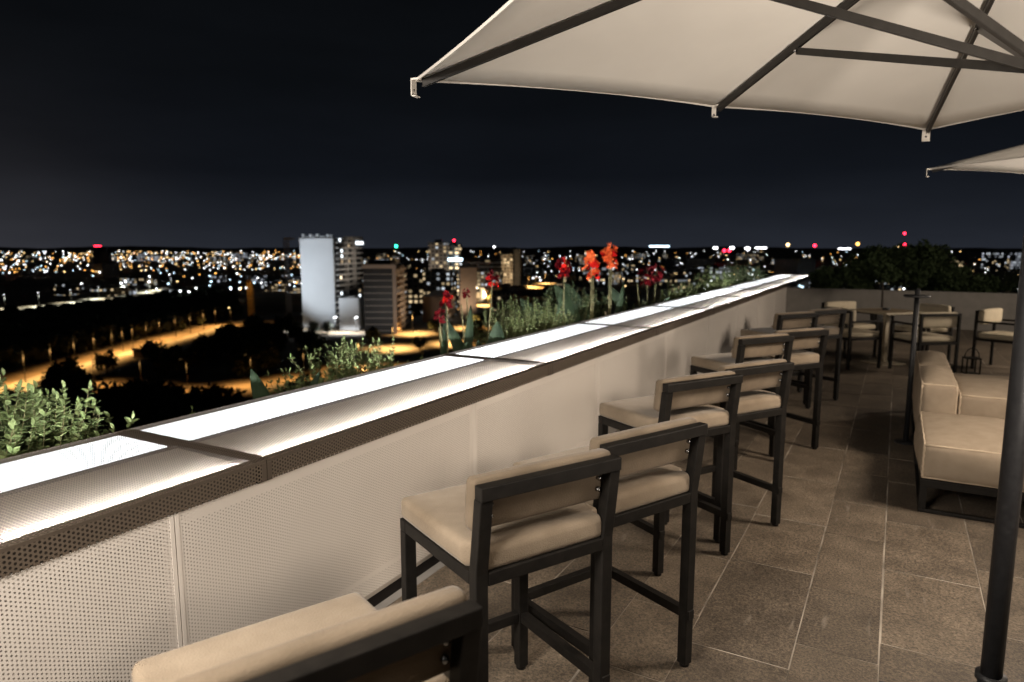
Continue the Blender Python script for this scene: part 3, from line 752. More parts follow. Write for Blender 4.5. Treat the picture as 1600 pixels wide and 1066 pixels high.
# ---- umbrellas
def make_umbrella():
    """local: pole at origin, corners at v rotated by quarter turns"""
    root = empty("patio_umbrella")
    ZE, ZP = 2.185, 2.66
    c1 = Vector((-1.875, -0.235, 0))
    cs = []
    for k in range(4):
        v = Matrix.Rotation(-math.pi / 2 * k, 3, 'Z') @ c1
        cs.append(v)
    tips = []
    for k in range(4):
        a, b = cs[k], cs[(k + 1) % 4]
        tips.append(Vector((a.x, a.y, ZE)))
        mid = (a + b) / 2
        tips.append(Vector((mid.x, mid.y, ZE + 0.012)))
    top = Vector((0, 0, ZP))
    c = MB(); NS, NR = 10, 12
    # eight sewn sectors, the cloth slack between the ribs and the hem drawn in
    vid = {}

    def pt(k, s, r):
        key = (k % 8, s, r) if s < NS else ((k + 1) % 8, 0, r)
        if r == 0: key = 'top'
        if key in vid: return vid[key]
        a, b = tips[k % 8], tips[(k + 1) % 8]
        t = s / NS; rr = r / NR
        sag = 4 * t * (1 - t)
        edge = a.lerp(b, t)
        edge = edge.lerp(top, 0.022 * sag)
        p = top.lerp(edge, rr)
        p.z += -0.018 * sag * math.sin(math.pi * rr * 0.9) + 0.016
        vid[key] = len(c.v); c.v.append(tuple(p))
        return vid[key]
    for k in range(8):
        for s in range(NS):
            for r in range(NR):
                q = [pt(k, s, r), pt(k, s, r + 1), pt(k, s + 1, r + 1), pt(k, s + 1, r)]
                q2 = []
                for x in q:
                    if x not in q2: q2.append(x)
                c.f.append(tuple(q2)); c.m.append(0)
    can = c.build("canopy", MT['canopy'], root, True)
    sd = can.modifiers.new("thickness", 'SOLIDIFY'); sd.thickness = 0.002; sd.offset = 1
    # seams along each rib and a hem
    h = MB()
    for k in range(8):
        pts = []
        for s in range(NS + 1):
            t = s / NS; sag = 4 * t * (1 - t)
            e_ = tips[k].lerp(tips[(k + 1) % 8], t).lerp(top, 0.022 * sag); e_.z += 0.012
            pts.append(e_)
        for a, b in zip(pts[:-1], pts[1:]): h.bar(a, b, 0.004, 0.010)
    h.build("hem", MT['canopy'], can)
    runner = Vector((0, 0, 2.07))
    for k in range(8):
        t = tips[k]; d = (t - top)
        a = top + d * 0.03; b = top + d * 0.985
        lift = Vector((0, 0, -0.006))
        r_ = MB(); r_.bar(a + lift, b + lift, 0.015, 0.024)
        rib = r_.build("rib", MT['rib'], root, bevel=0.002)
        g_ = MB()
        for sgn in (-1, 1):
            s_ = d.cross(Vector((0, 0, 1))).normalized() * (sgn * 0.006)
            g_.bar(a + s_ + Vector((0, 0, -0.0195)), b + s_ + Vector((0, 0, -0.0195)), 0.003, 0.003)
        g_.build("rib_channel", MT['rib'], rib)
        # pale end bracket hanging from the tip
        br = MB(); dn = Vector((d.x, d.y, 0)).normalized()
        sd_ = Vector((-dn.y, dn.x, 0)); e0 = t + dn * 0.004
        ax = Matrix(((sd_.x, dn.x, 0), (sd_.y, dn.y, 0), (0, 0, 1))).to_4x4()
        mt = Matrix.Translation(e0) @ ax
        big = k % 2 == 0
        w = 0.018 if big else 0.011
        br.box(-w, w, -0.03, 0.004, 0.010, 0.017, 0, mt)
        br.box(-w, w, 0.0045, 0.0075, -0.042 if big else -0.03, 0.017, 0, mt)
        br.box(-w, w, -0.010, 0.0043, -0.046 if big else -0.034, -0.042 if big else -0.0305, 0, mt)
        brk = br.build("end_bracket", MT['bracket'], rib)
        hb = MB(); hb.tube([tuple(mt @ Vector((0, 0.0040, -0.022))), tuple(mt @ Vector((0, 0.0085, -0.022)))], 0.005, 10); hb.build("screw", MT['rib'], rib, True)
        # strut from the runner to the rib
        j = top + d * (0.47 if big else 0.66) + Vector((0, 0, -0.03))
        rr = runner + Vector((dn.x, dn.y, 0)) * 0.05
        s_ = MB(); s_.bar(rr, j, 0.014, 0.025); st = s_.build("strut", MT['rib'], root, bevel=0.002)
        pb = MB(); pb.ball(j + sd_ * 0.012, 0.006, 0, 8, 5); pb.build("rivet", MT['bolt'], st, True)
    f = MB(); f.tube([(0, 0, 0.34), (0, 0, ZP + 0.06)], 0.028, 24); f.build("pole", MT['pole'], root, True)
    f = MB(); f.tube([(0, 0, 2.02), (0, 0, 2.10)], 0.055, 20); f.build("runner", MT['rib'], root, True)
    f = MB(); f.tube([(0, 0, ZP - 0.06), (0, 0, ZP)], 0.06, 20); f.build("crown_hub", MT['rib'], root, True)
    f = MB(); f.tube([(0, 0, 0.09), (0, 0, 0.345)], 0.0325, 24); f.tube([(0, 0, 0.345), (0, 0, 0.362)], 0.040, 24); f.build("base_sleeve", MT['pole'], root, True)
    f = MB(); f.tube([(0.036, 0, 0.32), (0.062, 0, 0.32)], 0.008, 10); f.build("clamp_screw", MT['bolt'], root, True)
    f = MB(); f.box(-0.28, 0.28, -0.28, 0.28, 0.0, 0.09); f.build("base_slab", MT['terra'], root, bevel=0.01)
    return root


um = make_umbrella()
um.location = (0.318, 2.30, 0)
tag(um, "large off-white square umbrella overhead with black ribs and pole at the right edge", "umbrella", "patio umbrellas")
u2 = copy_tree(um); u2.location = (2.03, 6.50, 0)
tag(u2, "farther off-white umbrella of which only one corner shows at the right edge", "umbrella", "patio umbrellas")

# ================================================================== PLANTS
def add_leaf(m, base, d, n, L, w, mi=0, fold=0.25, curl=0.15, segs=3):
    """pointed oval leaf folded along its midrib"""
    d = d.normalized(); s = d.cross(n)
    if s.length < 1e-4: s = d.cross(Vector((0.3, 0.5, 0.8)))
    s.normalize(); n = s.cross(d).normalized()
    i0 = len(m.v)
    prof = [0.12] + [math.sin(math.pi * (0.12 + 0.8 * k / segs)) for k in range(1, segs)] + [0.02]
    for k in range(segs + 1):
        t = k / segs
        c = base + d * (L * t) - n * (curl * L * t * t)
        hw = w * 0.5 * prof[k]
        m.v += [tuple(c - s * hw + n * (fold * hw)), tuple(c), tuple(c + s * hw + n * (fold * hw))]
    for k in range(segs):
        a = i0 + k * 3
        m.f += [(a, a + 1, a + 4, a + 3), (a + 1, a + 2, a + 5, a + 4)]; m.m += [mi, mi]


def shrub(y0, y1, x0, x1, h, stems_n, label, leaf=0.030, mat='leaf', seed=1, z0=0.42, density=13, lean=0.25):
    rg = random.Random(seed)
    cx, cy = (x0 + x1) / 2, (y0 + y1) / 2
    root = tag(empty("shrub", (cx, cy, z0)), label, "shrub", "leafy shrubs in the planting strip")
    st, lf = MB(), MB()
    for k in range(stems_n):
        bx, by = rg.uniform(x0, x1) - cx, rg.uniform(y0, y1) - cy
        ex = 1 - 0.45 * (abs(by) / max(0.01, (y1 - y0) / 2)) ** 2
        H = h * ex * rg.uniform(0.55, 1.05)
        p = Vector((bx * 0.7, by * 0.75, 0)); q = Vector((bx + rg.gauss(0, .07), by + rg.gauss(0, lean * .32), H))
        pts = []
        for t in range(6):
            u = t / 5
            pts.append(p.lerp(q, u) + Vector((rg.gauss(0, .006), rg.gauss(0, .006), 0)) + Vector((bx, by, 0)) * (0.25 * u * (1 - u)))
        st.tube(pts, [0.003 - 0.0004 * t for t in range(6)], 5)
        nl = int(density * H / 0.3)
        for j in range(nl):
            u = 0.15 + 0.85 * (j + rg.random()) / nl
            i = min(4, int(u * 5)); c = pts[i].lerp(pts[i + 1], u * 5 - i) if u < 1 else pts[5]
            dirn = (pts[i + 1] - pts[i]).normalized()
            az = (j % 2) * math.pi + (j // 2) * 1.6 + rg.uniform(-.5, .5)
            side = Vector((math.cos(az), math.sin(az), 0))
            for sg in (1, -1):
                d = (dirn * rg.uniform(.3, 1.0) + side * sg).normalized()
                L = leaf * rg.uniform(.65, 1.15) * (1.0 - 0.25 * u)
                add_leaf(lf, c, d, Vector((rg.gauss(0, .3), rg.gauss(0, .3), 1)), L, L * 0.58, 0, 0.3, rg.uniform(0, .35))
        add_leaf(lf, pts[5], Vector((0, 0, 1)) + Vector((rg.gauss(0, .3), rg.gauss(0, .3), 0)), Vector((1, .2, 0)), leaf * .8, leaf * .4)
    s_ = st.build("stems", MT['stem'], root, True)
    l_ = lf.build("foliage", MT[mat], root, False)
    return root


shrub(0.70, 1.72, -3.50, -2.98, 0.65, 300, "dense small-leaved green shrub at the left edge of the photo", 0.048, seed=3, density=14)
shrub(3.02, 3.95, -3.45, -2.99, 0.56, 210, "loose small-leaved shrub below the white tower, right of the broad pale leaves", 0.042, seed=4, density=11)
shrub(5.15, 6.95, -3.55, -2.99, 0.66, 260, "long bright shrub between the dark canna leaves and the orange flowers", 0.036, seed=5, density=12)
shrub(8.75, 9.30, -3.4, -2.97, 0.46, 36, "small pale shrub low under the orange canna flowers", 0.042, seed=6, density=9)
shrub(10.3, 13.0, -3.4, -2.97, 0.58, 130, "yellowish shrub low along the far half of the ledge", 0.045, seed=8, density=11)
shrub(13.4, 14.8, -3.5, -2.97, 0.80, 90, "pale upright shrub next to the far end of the ledge", 0.06, seed=9, density=9)
shrub(6.6, 9.2, -3.85, -3.45, 0.70, 150, "dark shrub standing behind the red and orange flowers", 0.055, 'leaf_dark', seed=10, density=10)
shrub(15.2, 19.6, -3.7, -3.0, 0.80, 150, "dark low shrub past the far end of the ledge", 0.07, 'leaf_dark', seed=12, density=8)
shrub(2.05, 2.35, -3.2, -2.97, 0.34, 6, "tiny sprig just above the ledge left of the broad leaves", 0.035, seed=13, density=5)


def big_leaf(root, base, tip, w, seed, mat='canna_leaf'):
    """one broad canna leaf: rolled at the base, arching, with side veins"""
    rg = random.Random(seed)
    base, tip = Vector(base), Vector(tip)
    d = tip - base; L = d.length; d.normalize()
    s = d.cross(Vector((0.65, -0.6, 0.3))).normalized(); n = s.cross(d).normalized()
    m = MB(); NL, NW = 14, 8
    for k in range(NL + 1):
        t = k / NL
        hw = w * 0.5 * (math.sin(math.pi * min(1, t * 0.92 + 0.06)) ** 0.8) * (1 if t < .98 else .25)
        c = base + d * (L * t) + n * (0.10 * L * math.sin(t * 2.6))
        for j in range(NW + 1):
            u = j / NW * 2 - 1
            m.v.append(tuple(c + s * (hw * u) - n * (abs(u) ** 1.6 * hw * -0.35) + n * (0.004 * math.sin(k * 2.1 + abs(u) * 5))))
    for k in range(NL):
        for j in range(NW):
            a = k * (NW + 1) + j
            m.f.append((a, a + 1, a + NW + 2, a + NW + 1)); m.m.append(0)
    return m.build("leaf", MT[mat], root, True)


def flower_head(root, c, r, mats, seed, n=9):
    """a spike of several open blossoms, each with broad ruffled petals"""
    rg = random.Random(seed)
    m = MB(); c = Vector(c)
    for k in range(n):
        az0 = rg.uniform(0, 6.28)
        fc = c + Vector((math.cos(az0) * r * .62, math.sin(az0) * r * .62, (k / (n - 1) - .5) * 1.5 * r))
        mi = rg.randrange(len(mats))
        up = Vector((math.cos(az0) * .7, math.sin(az0) * .7, rg.uniform(.2, .8))).normalized()
        a = up.cross(Vector((0, 0, 1))).normalized(); b = up.cross(a)
        for p in range(5):
            t = p * 1.2566 + rg.uniform(-.3, .3)
            d = (a * math.cos(t) + b * math.sin(t)) + up * rg.uniform(.1, .8)
            L = r * rg.uniform(.42, .72)
            add_leaf(m, fc, d, up, L, L * rg.uniform(.55, .9), mi, rg.uniform(-.2, .3), rg.uniform(-.1, .45), 5)
    for k in range(3):
        d = Vector((rg.gauss(0, .3), rg.gauss(0, .3), 1))
        add_leaf(m, c + Vector((0, 0, r * .7)), d, Vector((1, 0, 0)), r * .8, r * .25, 0, .4, .1, 3)
    return m.build("flower_head", [MT[k] for k in mats], root, True)


def canna(x, y, flowers, leaves, label, seed):
    root = tag(empty("canna_lily", (x, y, 0.42)), label, "canna lily", "canna lilies in the planting strip")
    rg = random.Random(seed)
    for i, (fx, fy, fz, r, mats) in enumerate(flowers):
        q = Vector((fx - x, fy - y, fz - 0.42))
        b = Vector((q.x * .6, q.y * .6, 0))
        st = MB(); st.tube([b, b.lerp(q, .5) + Vector((0.008, .004, 0)), q, q + Vector((0, 0, r * .8))], [0.008, 0.0065, 0.005, 0.003], 7)
        st.build("stem", MT['stem'], root, True)
        if mats: flower_head(root, q, r, mats, seed * 11 + i)
    for i, (b, t, w) in enumerate(leaves):
        big_leaf(root, (b[0] - x, b[1] - y, b[2] - .6), (t[0] - x, t[1] - y, t[2] - .42), w, seed * 7 + i)
    return root


RD, DK, OR = 'petal_red', 'petal_dark', 'petal_orange'
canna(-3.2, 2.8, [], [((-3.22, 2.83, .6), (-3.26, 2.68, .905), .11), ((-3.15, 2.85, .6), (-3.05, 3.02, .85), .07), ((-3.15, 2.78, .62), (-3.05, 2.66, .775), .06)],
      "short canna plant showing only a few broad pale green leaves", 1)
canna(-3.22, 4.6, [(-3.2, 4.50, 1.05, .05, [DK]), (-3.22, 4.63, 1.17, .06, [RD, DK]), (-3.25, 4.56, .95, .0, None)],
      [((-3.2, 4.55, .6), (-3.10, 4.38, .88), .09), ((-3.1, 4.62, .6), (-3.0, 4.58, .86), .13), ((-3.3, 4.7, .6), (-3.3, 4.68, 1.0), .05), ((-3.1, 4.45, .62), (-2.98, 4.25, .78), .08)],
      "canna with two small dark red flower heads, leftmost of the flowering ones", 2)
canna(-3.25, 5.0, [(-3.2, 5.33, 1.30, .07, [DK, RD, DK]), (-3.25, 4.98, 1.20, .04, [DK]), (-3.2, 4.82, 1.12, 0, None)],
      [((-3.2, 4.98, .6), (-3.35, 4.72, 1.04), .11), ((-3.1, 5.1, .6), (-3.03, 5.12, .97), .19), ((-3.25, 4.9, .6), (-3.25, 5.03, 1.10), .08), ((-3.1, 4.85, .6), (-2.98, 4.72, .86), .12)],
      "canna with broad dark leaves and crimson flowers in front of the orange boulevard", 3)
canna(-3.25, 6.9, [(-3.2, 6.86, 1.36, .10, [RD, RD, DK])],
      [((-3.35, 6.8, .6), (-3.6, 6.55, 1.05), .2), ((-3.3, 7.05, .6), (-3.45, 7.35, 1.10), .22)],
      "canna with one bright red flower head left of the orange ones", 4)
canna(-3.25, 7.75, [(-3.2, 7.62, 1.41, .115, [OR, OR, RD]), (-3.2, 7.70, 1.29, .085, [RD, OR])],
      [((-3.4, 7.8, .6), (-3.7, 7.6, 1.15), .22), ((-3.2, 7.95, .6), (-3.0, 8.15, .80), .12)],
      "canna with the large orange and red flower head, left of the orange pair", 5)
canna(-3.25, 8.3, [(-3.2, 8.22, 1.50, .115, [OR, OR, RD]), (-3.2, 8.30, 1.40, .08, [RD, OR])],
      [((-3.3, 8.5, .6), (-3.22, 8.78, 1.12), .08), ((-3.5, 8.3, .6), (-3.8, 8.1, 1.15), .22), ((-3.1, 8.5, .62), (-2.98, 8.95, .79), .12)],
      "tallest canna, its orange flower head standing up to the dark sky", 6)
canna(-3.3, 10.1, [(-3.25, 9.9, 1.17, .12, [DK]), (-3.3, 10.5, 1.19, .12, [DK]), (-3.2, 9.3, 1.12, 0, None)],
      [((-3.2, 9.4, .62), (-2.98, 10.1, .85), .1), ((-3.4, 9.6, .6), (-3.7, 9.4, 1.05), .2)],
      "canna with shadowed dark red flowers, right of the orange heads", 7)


def leafy_tree(name, loc, trunk_h, crown, clumps, leaf, mat, label, group, seed, trunk_r=0.03, cat="tree", per=100):
    """tapered trunk with limbs, crown of many small leaf faces in uneven clumps"""
    rg = random.Random(seed)
    root = empty(name, loc)
    if label: tag(root, label, cat, group)
    t = MB(); t.tube([(0, 0, 0), (rg.gauss(0, .01), rg.gauss(0, .01), trunk_h * .5), (0, 0, trunk_h), (0.0, 0, trunk_h + crown[2] * .9)], [trunk_r, trunk_r * .85, trunk_r * .7, trunk_r * .3], 8)
    cs = []
    for k in range(clumps):
        while True:
            p = Vector((rg.uniform(-1, 1), rg.uniform(-1, 1), rg.uniform(-1, 1)))
            if .15 < p.length < 1: break
        c = Vector((p.x * crown[0], p.y * crown[1], trunk_h + crown[2] + p.z * crown[2]))
        cs.append(c)
        if k % 3 == 0:
            t.tube([(0, 0, trunk_h + crown[2] * rg.uniform(-.1, .7)), c * .55 + Vector((0, 0, c.z * .45 * .9)), c], [trunk_r * .4, trunk_r * .25, trunk_r * .1], 5)
    t.build("trunk", MT['bark'], root, True)
    f = MB()
    for c in cs:
        R_ = min(crown) * rg.uniform(.22, .42)
        for k in range(per):
            d = Vector((rg.gauss(0, 1), rg.gauss(0, 1), rg.gauss(0, 1))).normalized()
            b = c + d * (R_ * rg.random() ** .4)
            add_leaf(f, b, d + Vector((rg.gauss(0, .6), rg.gauss(0, .6), rg.gauss(0, .6))), Vector((rg.gauss(0, 1), rg.gauss(0, 1), 1)), leaf * rg.uniform(.6, 1.2), leaf * .6, 0, .2, .2, 2)
    f.build("crown", MT[mat], root)
    return root


leafy_tree("standard_tree", (-0.25, 16.9, 0.55), 0.30, (0.62, 0.5, 0.36), 70, 0.085, 'leaf_dark', "left of two dark round-crowned trees behind the end wall", "small trees behind the end wall", 21)
leafy_tree("standard_tree", (0.42, 16.8, 0.55), 0.30, (0.55, 0.5, 0.40), 70, 0.085, 'leaf_dark', "right of two dark round-crowned trees behind the end wall, taller", "small trees behind the end wall", 22)
pt_ = leafy_tree("potted_tree", (-0.235, 15.2, 0), 0.95, (0.30, 0.30, 0.22), 22, 0.07, 'leaf_dark', "thin-stemmed small tree in a dark pot standing behind the dining table", None, 23, 0.022)
f = MB(); f.tube([(0, 0, 0), (0, 0, 0.36)], [0.15, 0.19], 20); f.build("pot", MT['terra'], pt_, True)
for k, (x, h, lab) in enumerate([(-1.35, .62, "dark hedge plant in the corner where the ledge meets the end wall"), (-0.75, .85, "dark bushy plant left of the round trees behind the end wall"),
                            (0.98, .80, "dark bushy plant right of the round trees behind the end wall"), (1.45, .5, "low dark plant left of the spiky palm behind the end wall")]):
    leafy_tree("hedge_plant", (x, 16.9, 0.55), 0.04, (0.36, 0.35, h * .42), 40, 0.08, 'leaf_dark', lab, "hedge plants behind the end wall", 30 + k, 0.02, "hedge plant")
pal = tag(empty("spiky_palm", (1.95, 16.8, 0.60)), "spiky dark palm with arching fronds behind the end wall by the pole", "palm")
f = MB(); rg = random.Random(3); f.tube([(0, 0, 0), (0, 0, .14)], [.06, .05], 10); f.build("trunk", MT['bark'], pal, True)
f = MB()
for k in range(26):
    az = k * 2.4; el = R(rg.uniform(15, 80)); L = rg.uniform(.45, .68)
    p0 = Vector((0, 0, .12)); dv = Vector((math.cos(az) * math.cos(el), math.sin(az) * math.cos(el), math.sin(el)))
    pts = [p0 + dv * (L * t / 8) - Vector((0, 0, .30 * L * (t / 8) ** 2)) for t in range(9)]
    f.tube(pts, [.006 - .0006 * t for t in range(9)], 4)
    for t in range(2, 9):
        dd = (pts[t] - pts[t - 1]).normalized(); sd_ = dd.cross(Vector((0, 0, 1))).normalized()
        for sg in (-1, 1): add_leaf(f, pts[t], dd * .8 + sd_ * sg, Vector((0, 0, 1)), .14, .018, 0, .1, .3, 2)
f.build("fronds", MT['leaf_dark'], pal)

# ================================================================== CITY
GZ = -43.0
m = MB(); m.quad([(-40000, -20000, GZ), (40000, -20000, GZ), (40000, 45000, GZ), (-40000, 45000, GZ)])
tag(m.build("ground", MT['ground']), kind='structure')


def ribbon(name, pts, w, mat, z):
    m = MB(); n = []
    P = [Vector((x, y, 0)) for x, y in pts]
    # smooth the centre line
    Q = []
    for i in range(len(P) - 1):
        p0, p1, p2, p3 = P[max(i - 1, 0)], P[i], P[i + 1], P[min(i + 2, len(P) - 1)]
        for t in range(6):
            u = t / 6
            Q.append(0.5 * ((2 * p1) + (p2 - p0) * u + (2 * p0 - 5 * p1 + 4 * p2 - p3) * u * u + (3 * p1 - p0 - 3 * p2 + p3) * u ** 3))
    Q.append(P[-1])
    rg = random.Random(len(pts))
    for i, q in enumerate(Q):
        d = (Q[min(i + 1, len(Q) - 1)] - Q[max(i - 1, 0)]).normalized(); s = Vector((-d.y, d.x, 0))
        ww = w * rg.uniform(.9, 1.1)
        m.v += [(q.x + s.x * ww / 2, q.y + s.y * ww / 2, z), (q.x - s.x * ww / 2, q.y - s.y * ww / 2, z)]
    for i in range(len(Q) - 1):
        a = i * 2; m.f.append((a, a + 1, a + 3, a + 2)); m.m.append(0)
    return tag(m.build(name, mat), kind='structure')


ROAD = [(-205, 55), (-222.5, 86.1), (-239.8, 112.2), (-259, 143.3), (-278.6, 181.9), (-292, 208), (-313.1, 241.6), (-340, 282), (-352, 312), (-352, 350)]
ribbon("road", ROAD, 23, MT['road'], GZ + 0.02)
TRACK = [(-232, 122), (-222, 126), (-213, 127.3), (-200.2, 127.7), (-189.8, 131.3), (-187, 140), (-182, 149), (-178.4, 158), (-172, 175)]
ribbon("dirt_path", TRACK, 8, MT['sand'], GZ + 0.03)
FAR = [(-505, 200), (-531, 245), (-564, 273), (-580, 305), (-620, 348), (-652, 410), (-690, 462), (-712, 520), (-740, 600)]
ribbon("valley_road", FAR, 13, MT['road'], GZ + 0.02)
BLVD = [(-150, 150), (-158, 185), (-167.5, 210), (-190, 250), (-214, 298), (-246, 356), (-290, 446), (-338, 564), (-374, 665), (-380, 760), (-372, 850)]
ribbon("boulevard", BLVD, 46, MT['asphalt'], GZ + 0.02)
m = MB(); m.quad([(-345, 262, GZ + .035), (-262, 240, GZ + .035), (-244, 266, GZ + .035), (-285, 300, GZ + .035), (-340, 300, GZ + .035)])
tag(m.build("building_site_yard", MT['sand']), kind='structure')


def spot(parent, loc, power, color, size=2.2, blend=0.7, radius=0.4):
    d = bpy.data.lights.new("lamp_light", 'SPOT'); d.energy = power; d.color = color
    d.spot_size = size; d.spot_blend = blend; d.shadow_soft_size = radius
    o = bpy.data.objects.new("lamp_light", d); COL.objects.link(o); o.parent = parent; o.location = loc
    return o


SOD = (1.0, 0.53, 0.16)


def road_lamp(x, y, face, power, label, group, mat='road_lamp', h=10.5, color=SOD, size=2.2, head=.5):
    root = tag(empty("street_lamp", (x, y, GZ), face), label, "street lamp", group)
    f = MB(); f.tube([(0, 0, 0), (0, 0, h * .95), (0.5, 0, h), (1.6, 0, h + .1)], [.13, .09, .07, .06], 8); f.build("pole", MT['roof_dark'], root, True)
    f = MB(); f.ball((1.9, 0, h), (head, head * .6, head * .35), 0, 10, 6); f.build("lamp_head", MT[mat], root, True)
    if power: spot(root, (1.9, 0, h - .5), power, color, size)
    return root


rl = [(-236.5, 92), (-246, 113), (-264.5, 139), (-279, 162), (-287.5, 176), (-303, 199), (-316, 225), (-334, 254)]
rl = rl + [((a[0] + b[0]) / 2, (a[1] + b[1]) / 2) for a, b in zip(rl[:-1], rl[1:])]  # in-between lamps added to fill the dark gaps on the road
for i, (x, y) in enumerate(rl):
    road_lamp(x - 6, y + 3, R(-28), 21000, "street lamp along the orange lit road in the valley", "street lamps along the valley road")
for i, (x, y) in enumerate([(-226, 118), (-207, 122), (-191, 127), (-181, 143), (-175, 160)]):
    road_lamp(x, y + 6, R(-90), 17000, "street lamp on the bend of the orange dirt track below the parapet", "street lamps along the dirt track", size=2.15)
for i, (x, y, s) in enumerate([(-172, 190, 1), (-150, 200, -1), (-195, 238, 1), (-178, 262, -1), (-220, 285, 1), (-205, 318, -1), (-250, 340, 1), (-238, 375, -1), (-288, 412, 1), (-275, 452, -1), (-330, 500, 1), (-318, 550, -1), (-368, 590, 1), (-372, 700, 1), (-350, 680, -1), (-385, 770, 1)]):
    far_ = y > 430
    road_lamp(x, y, R(-30) if s > 0 else R(150), 80000 if not far_ else 200000, "street lamp along the orange boulevard behind the dark striped block", "street lamps along the boulevard", h=11, mat='lamp_orange' if far_ else 'road_lamp', head=.5)
for i, (x, y) in enumerate([(-562, 250), (-564, 274), (-580, 306), (-602, 341), (-630, 380), (-645, 414), (-672, 440), (-690, 470)]):
    road_lamp(x - 8, y + 4, R(-30), 55000, "white street lamp along the pale road beyond the dark wood", "white lamps along the far valley road", mat='lamp_white', color=(0.93, 0.97, .82), head=.45)
for i, (x, y, lab) in enumerate([(-289, 265, "twin-headed white floodlight on the building site left of the white tower"), (-258, 268, "white floodlight at the foot of the white tower"), (-248, 273, "white floodlight at the foot of the low white annex")]):
    r_ = road_lamp(x, y, R(-60), 17000, lab, "white site floodlights", mat='lamp_white', h=8, color=(.93, .97, 1), size=2.6, head=.75)
    f = MB(); f.ball((-1.6, 0, 8), (.75, .45, .3), 0, 10, 6); f.build("lamp_head", MT['lamp_white'], r_, True)
road_lamp(-333, 262, R(-60), 9000, "single orange street lamp left of the white tower", None, mat='lamp_amber', head=.6)

# kiosk by the road
kb = tag(empty("roadside_kiosk", (-268, 168, GZ), R(62)), "low flat-roofed kiosk beside the orange lit road", "kiosk")
f = MB(); f.box(-4, 4, -2.2, 2.2, 0, 3.2); f.build("wall", MT['tan_wall'], kb)
f = MB(); f.box(-4.4, 4.4, -2.6, 2.6, 3.2, 3.5); f.build("roof", MT['grey_slab'], kb)
f = MB(); f.box(-0.5, 0.5, -2.25, -2.205, 0.05, 2.1); f.build("door", MT['dark_wall'], kb)


def mast(x, y, h, w, mat, label, jib=None):
    root = tag(empty("tower_crane", (x, y, GZ), R(20)), label, "crane")
    f = MB(); k = 0; st = w
    for sx in (-1, 1):
        for sy in (-1, 1): f.bar((sx * w / 2, sy * w / 2, 0), (sx * w / 2, sy * w / 2, h), .28, .28)
    z = 0
    while z < h - st:
        for a, b in (((-1, -1), (1, -1)), ((1, -1), (1, 1)), ((1, 1), (-1, 1)), ((-1, 1), (-1, -1))):
            f.bar((a[0] * w / 2, a[1] * w / 2, z), (b[0] * w / 2, b[1] * w / 2, z + st), .18, .18)
            f.bar((a[0] * w / 2, a[1] * w / 2, z), (b[0] * w / 2, b[1] * w / 2, z), .18, .18)
        z += st
    f.build("lattice_mast", MT[mat], root)
    f = MB(); f.box(-w, w, -w, w, 0.0, .8); f.build("footing", MT['grey_slab'], root)
    if jib:
        f = MB(); f.box(-jib * .3, jib, -.5, .5, h, h + 1.2); f.build("jib", MT[mat], root)
    return root


mast(-337, 280, 26, 2.4, 'crane_paint', "orange lit lattice crane mast rising from the roadside")
mast(-304, 279, 49, 2.2, 'crane_grey', "tall grey lattice crane mast next to the white tower", 5)
spot(None, (-335, 276, GZ + 30), 9000, SOD, 1.2).name = "mast_light"

# ---- landmark buildings
def box_building(name, x, y, yaw, label, group=None, cat="building"):
    return tag(empty(name, (x, y, GZ), yaw), label, cat, group)


def blk(root, pname, x0, x1, y0, y1, z0, z1, mat):
    f = MB(); f.box(x0, x1, y0, y1, z0, z1)
    return f.build(pname, MT[mat] if isinstance(mat, str) else mat, root)


# white tower: blank gable toward the site, balconies along its long side
# local: corner at origin, -x along the gable, +y along the long side
wt = box_building("apartment_tower", -273, 284, R(19), "tall white apartment tower with a blank floodlit gable wall")
H = 50.0
blk(wt, "wall", -20, 0, 0, 36, 0, H, 'white_wall')
blk(wt, "gable_frame", -2.6, 0, -0.5, -0.01, 8, H - .2, 'white_wall')
blk(wt, "gable_frame", -20, -2.61, -0.5, -0.01, H - 2.2, H - .2, 'white_wall')
blk(wt, "plinth_band", -20.3, -0.1, -0.6, -0.02, 6.8, 7.9, 'white_wall')
rg = random.Random(11)
blk(wt, "glazing", 0.02, 0.3, 1.2, 35.5, 4, H - 1, 'dark_glass')
for fl_ in range(15):
    z = 5 + fl_ * 3.0
    for (ya, yb) in ((1.0, 13.0), (14.0, 24.0), (25, 35.5)):
        b_ = blk(wt, "balcony", 0.31, 2.4, ya, yb, z, z + .9, 'grey_slab')
    for k in range(2):
        if rg.random() < .42:
            yy = rg.choice([7, 9, 11, 16, 19, 27, 30, 33])
            blk(wt, "lit_window", 0.31, 0.45, yy, yy + 2.0, z + .95, z + 2.6, rg.choice(['win_warm', 'win_dim', 'win_cool']))
for ya in (13.2, 24.2): blk(wt, "pier", 0.31, 2.6, ya, ya + .6, 3, H + 1, 'grey_slab')
for k in range(9): blk(wt, "roof_unit", -19 + k * 2.1, -18 + k * 2.1 + rg.random(), 1, 3, H, H + rg.uniform(.8, 2.2), 'white_wall')
blk(wt, "roof_terrace", -2, 2.6, 20, 36, H - .9, H + 1.0, 'grey_slab')
blk(wt, "lit_window", 0.5, 2.75, 25, 36, H - 3.6, H - 1.8, 'win_cool')
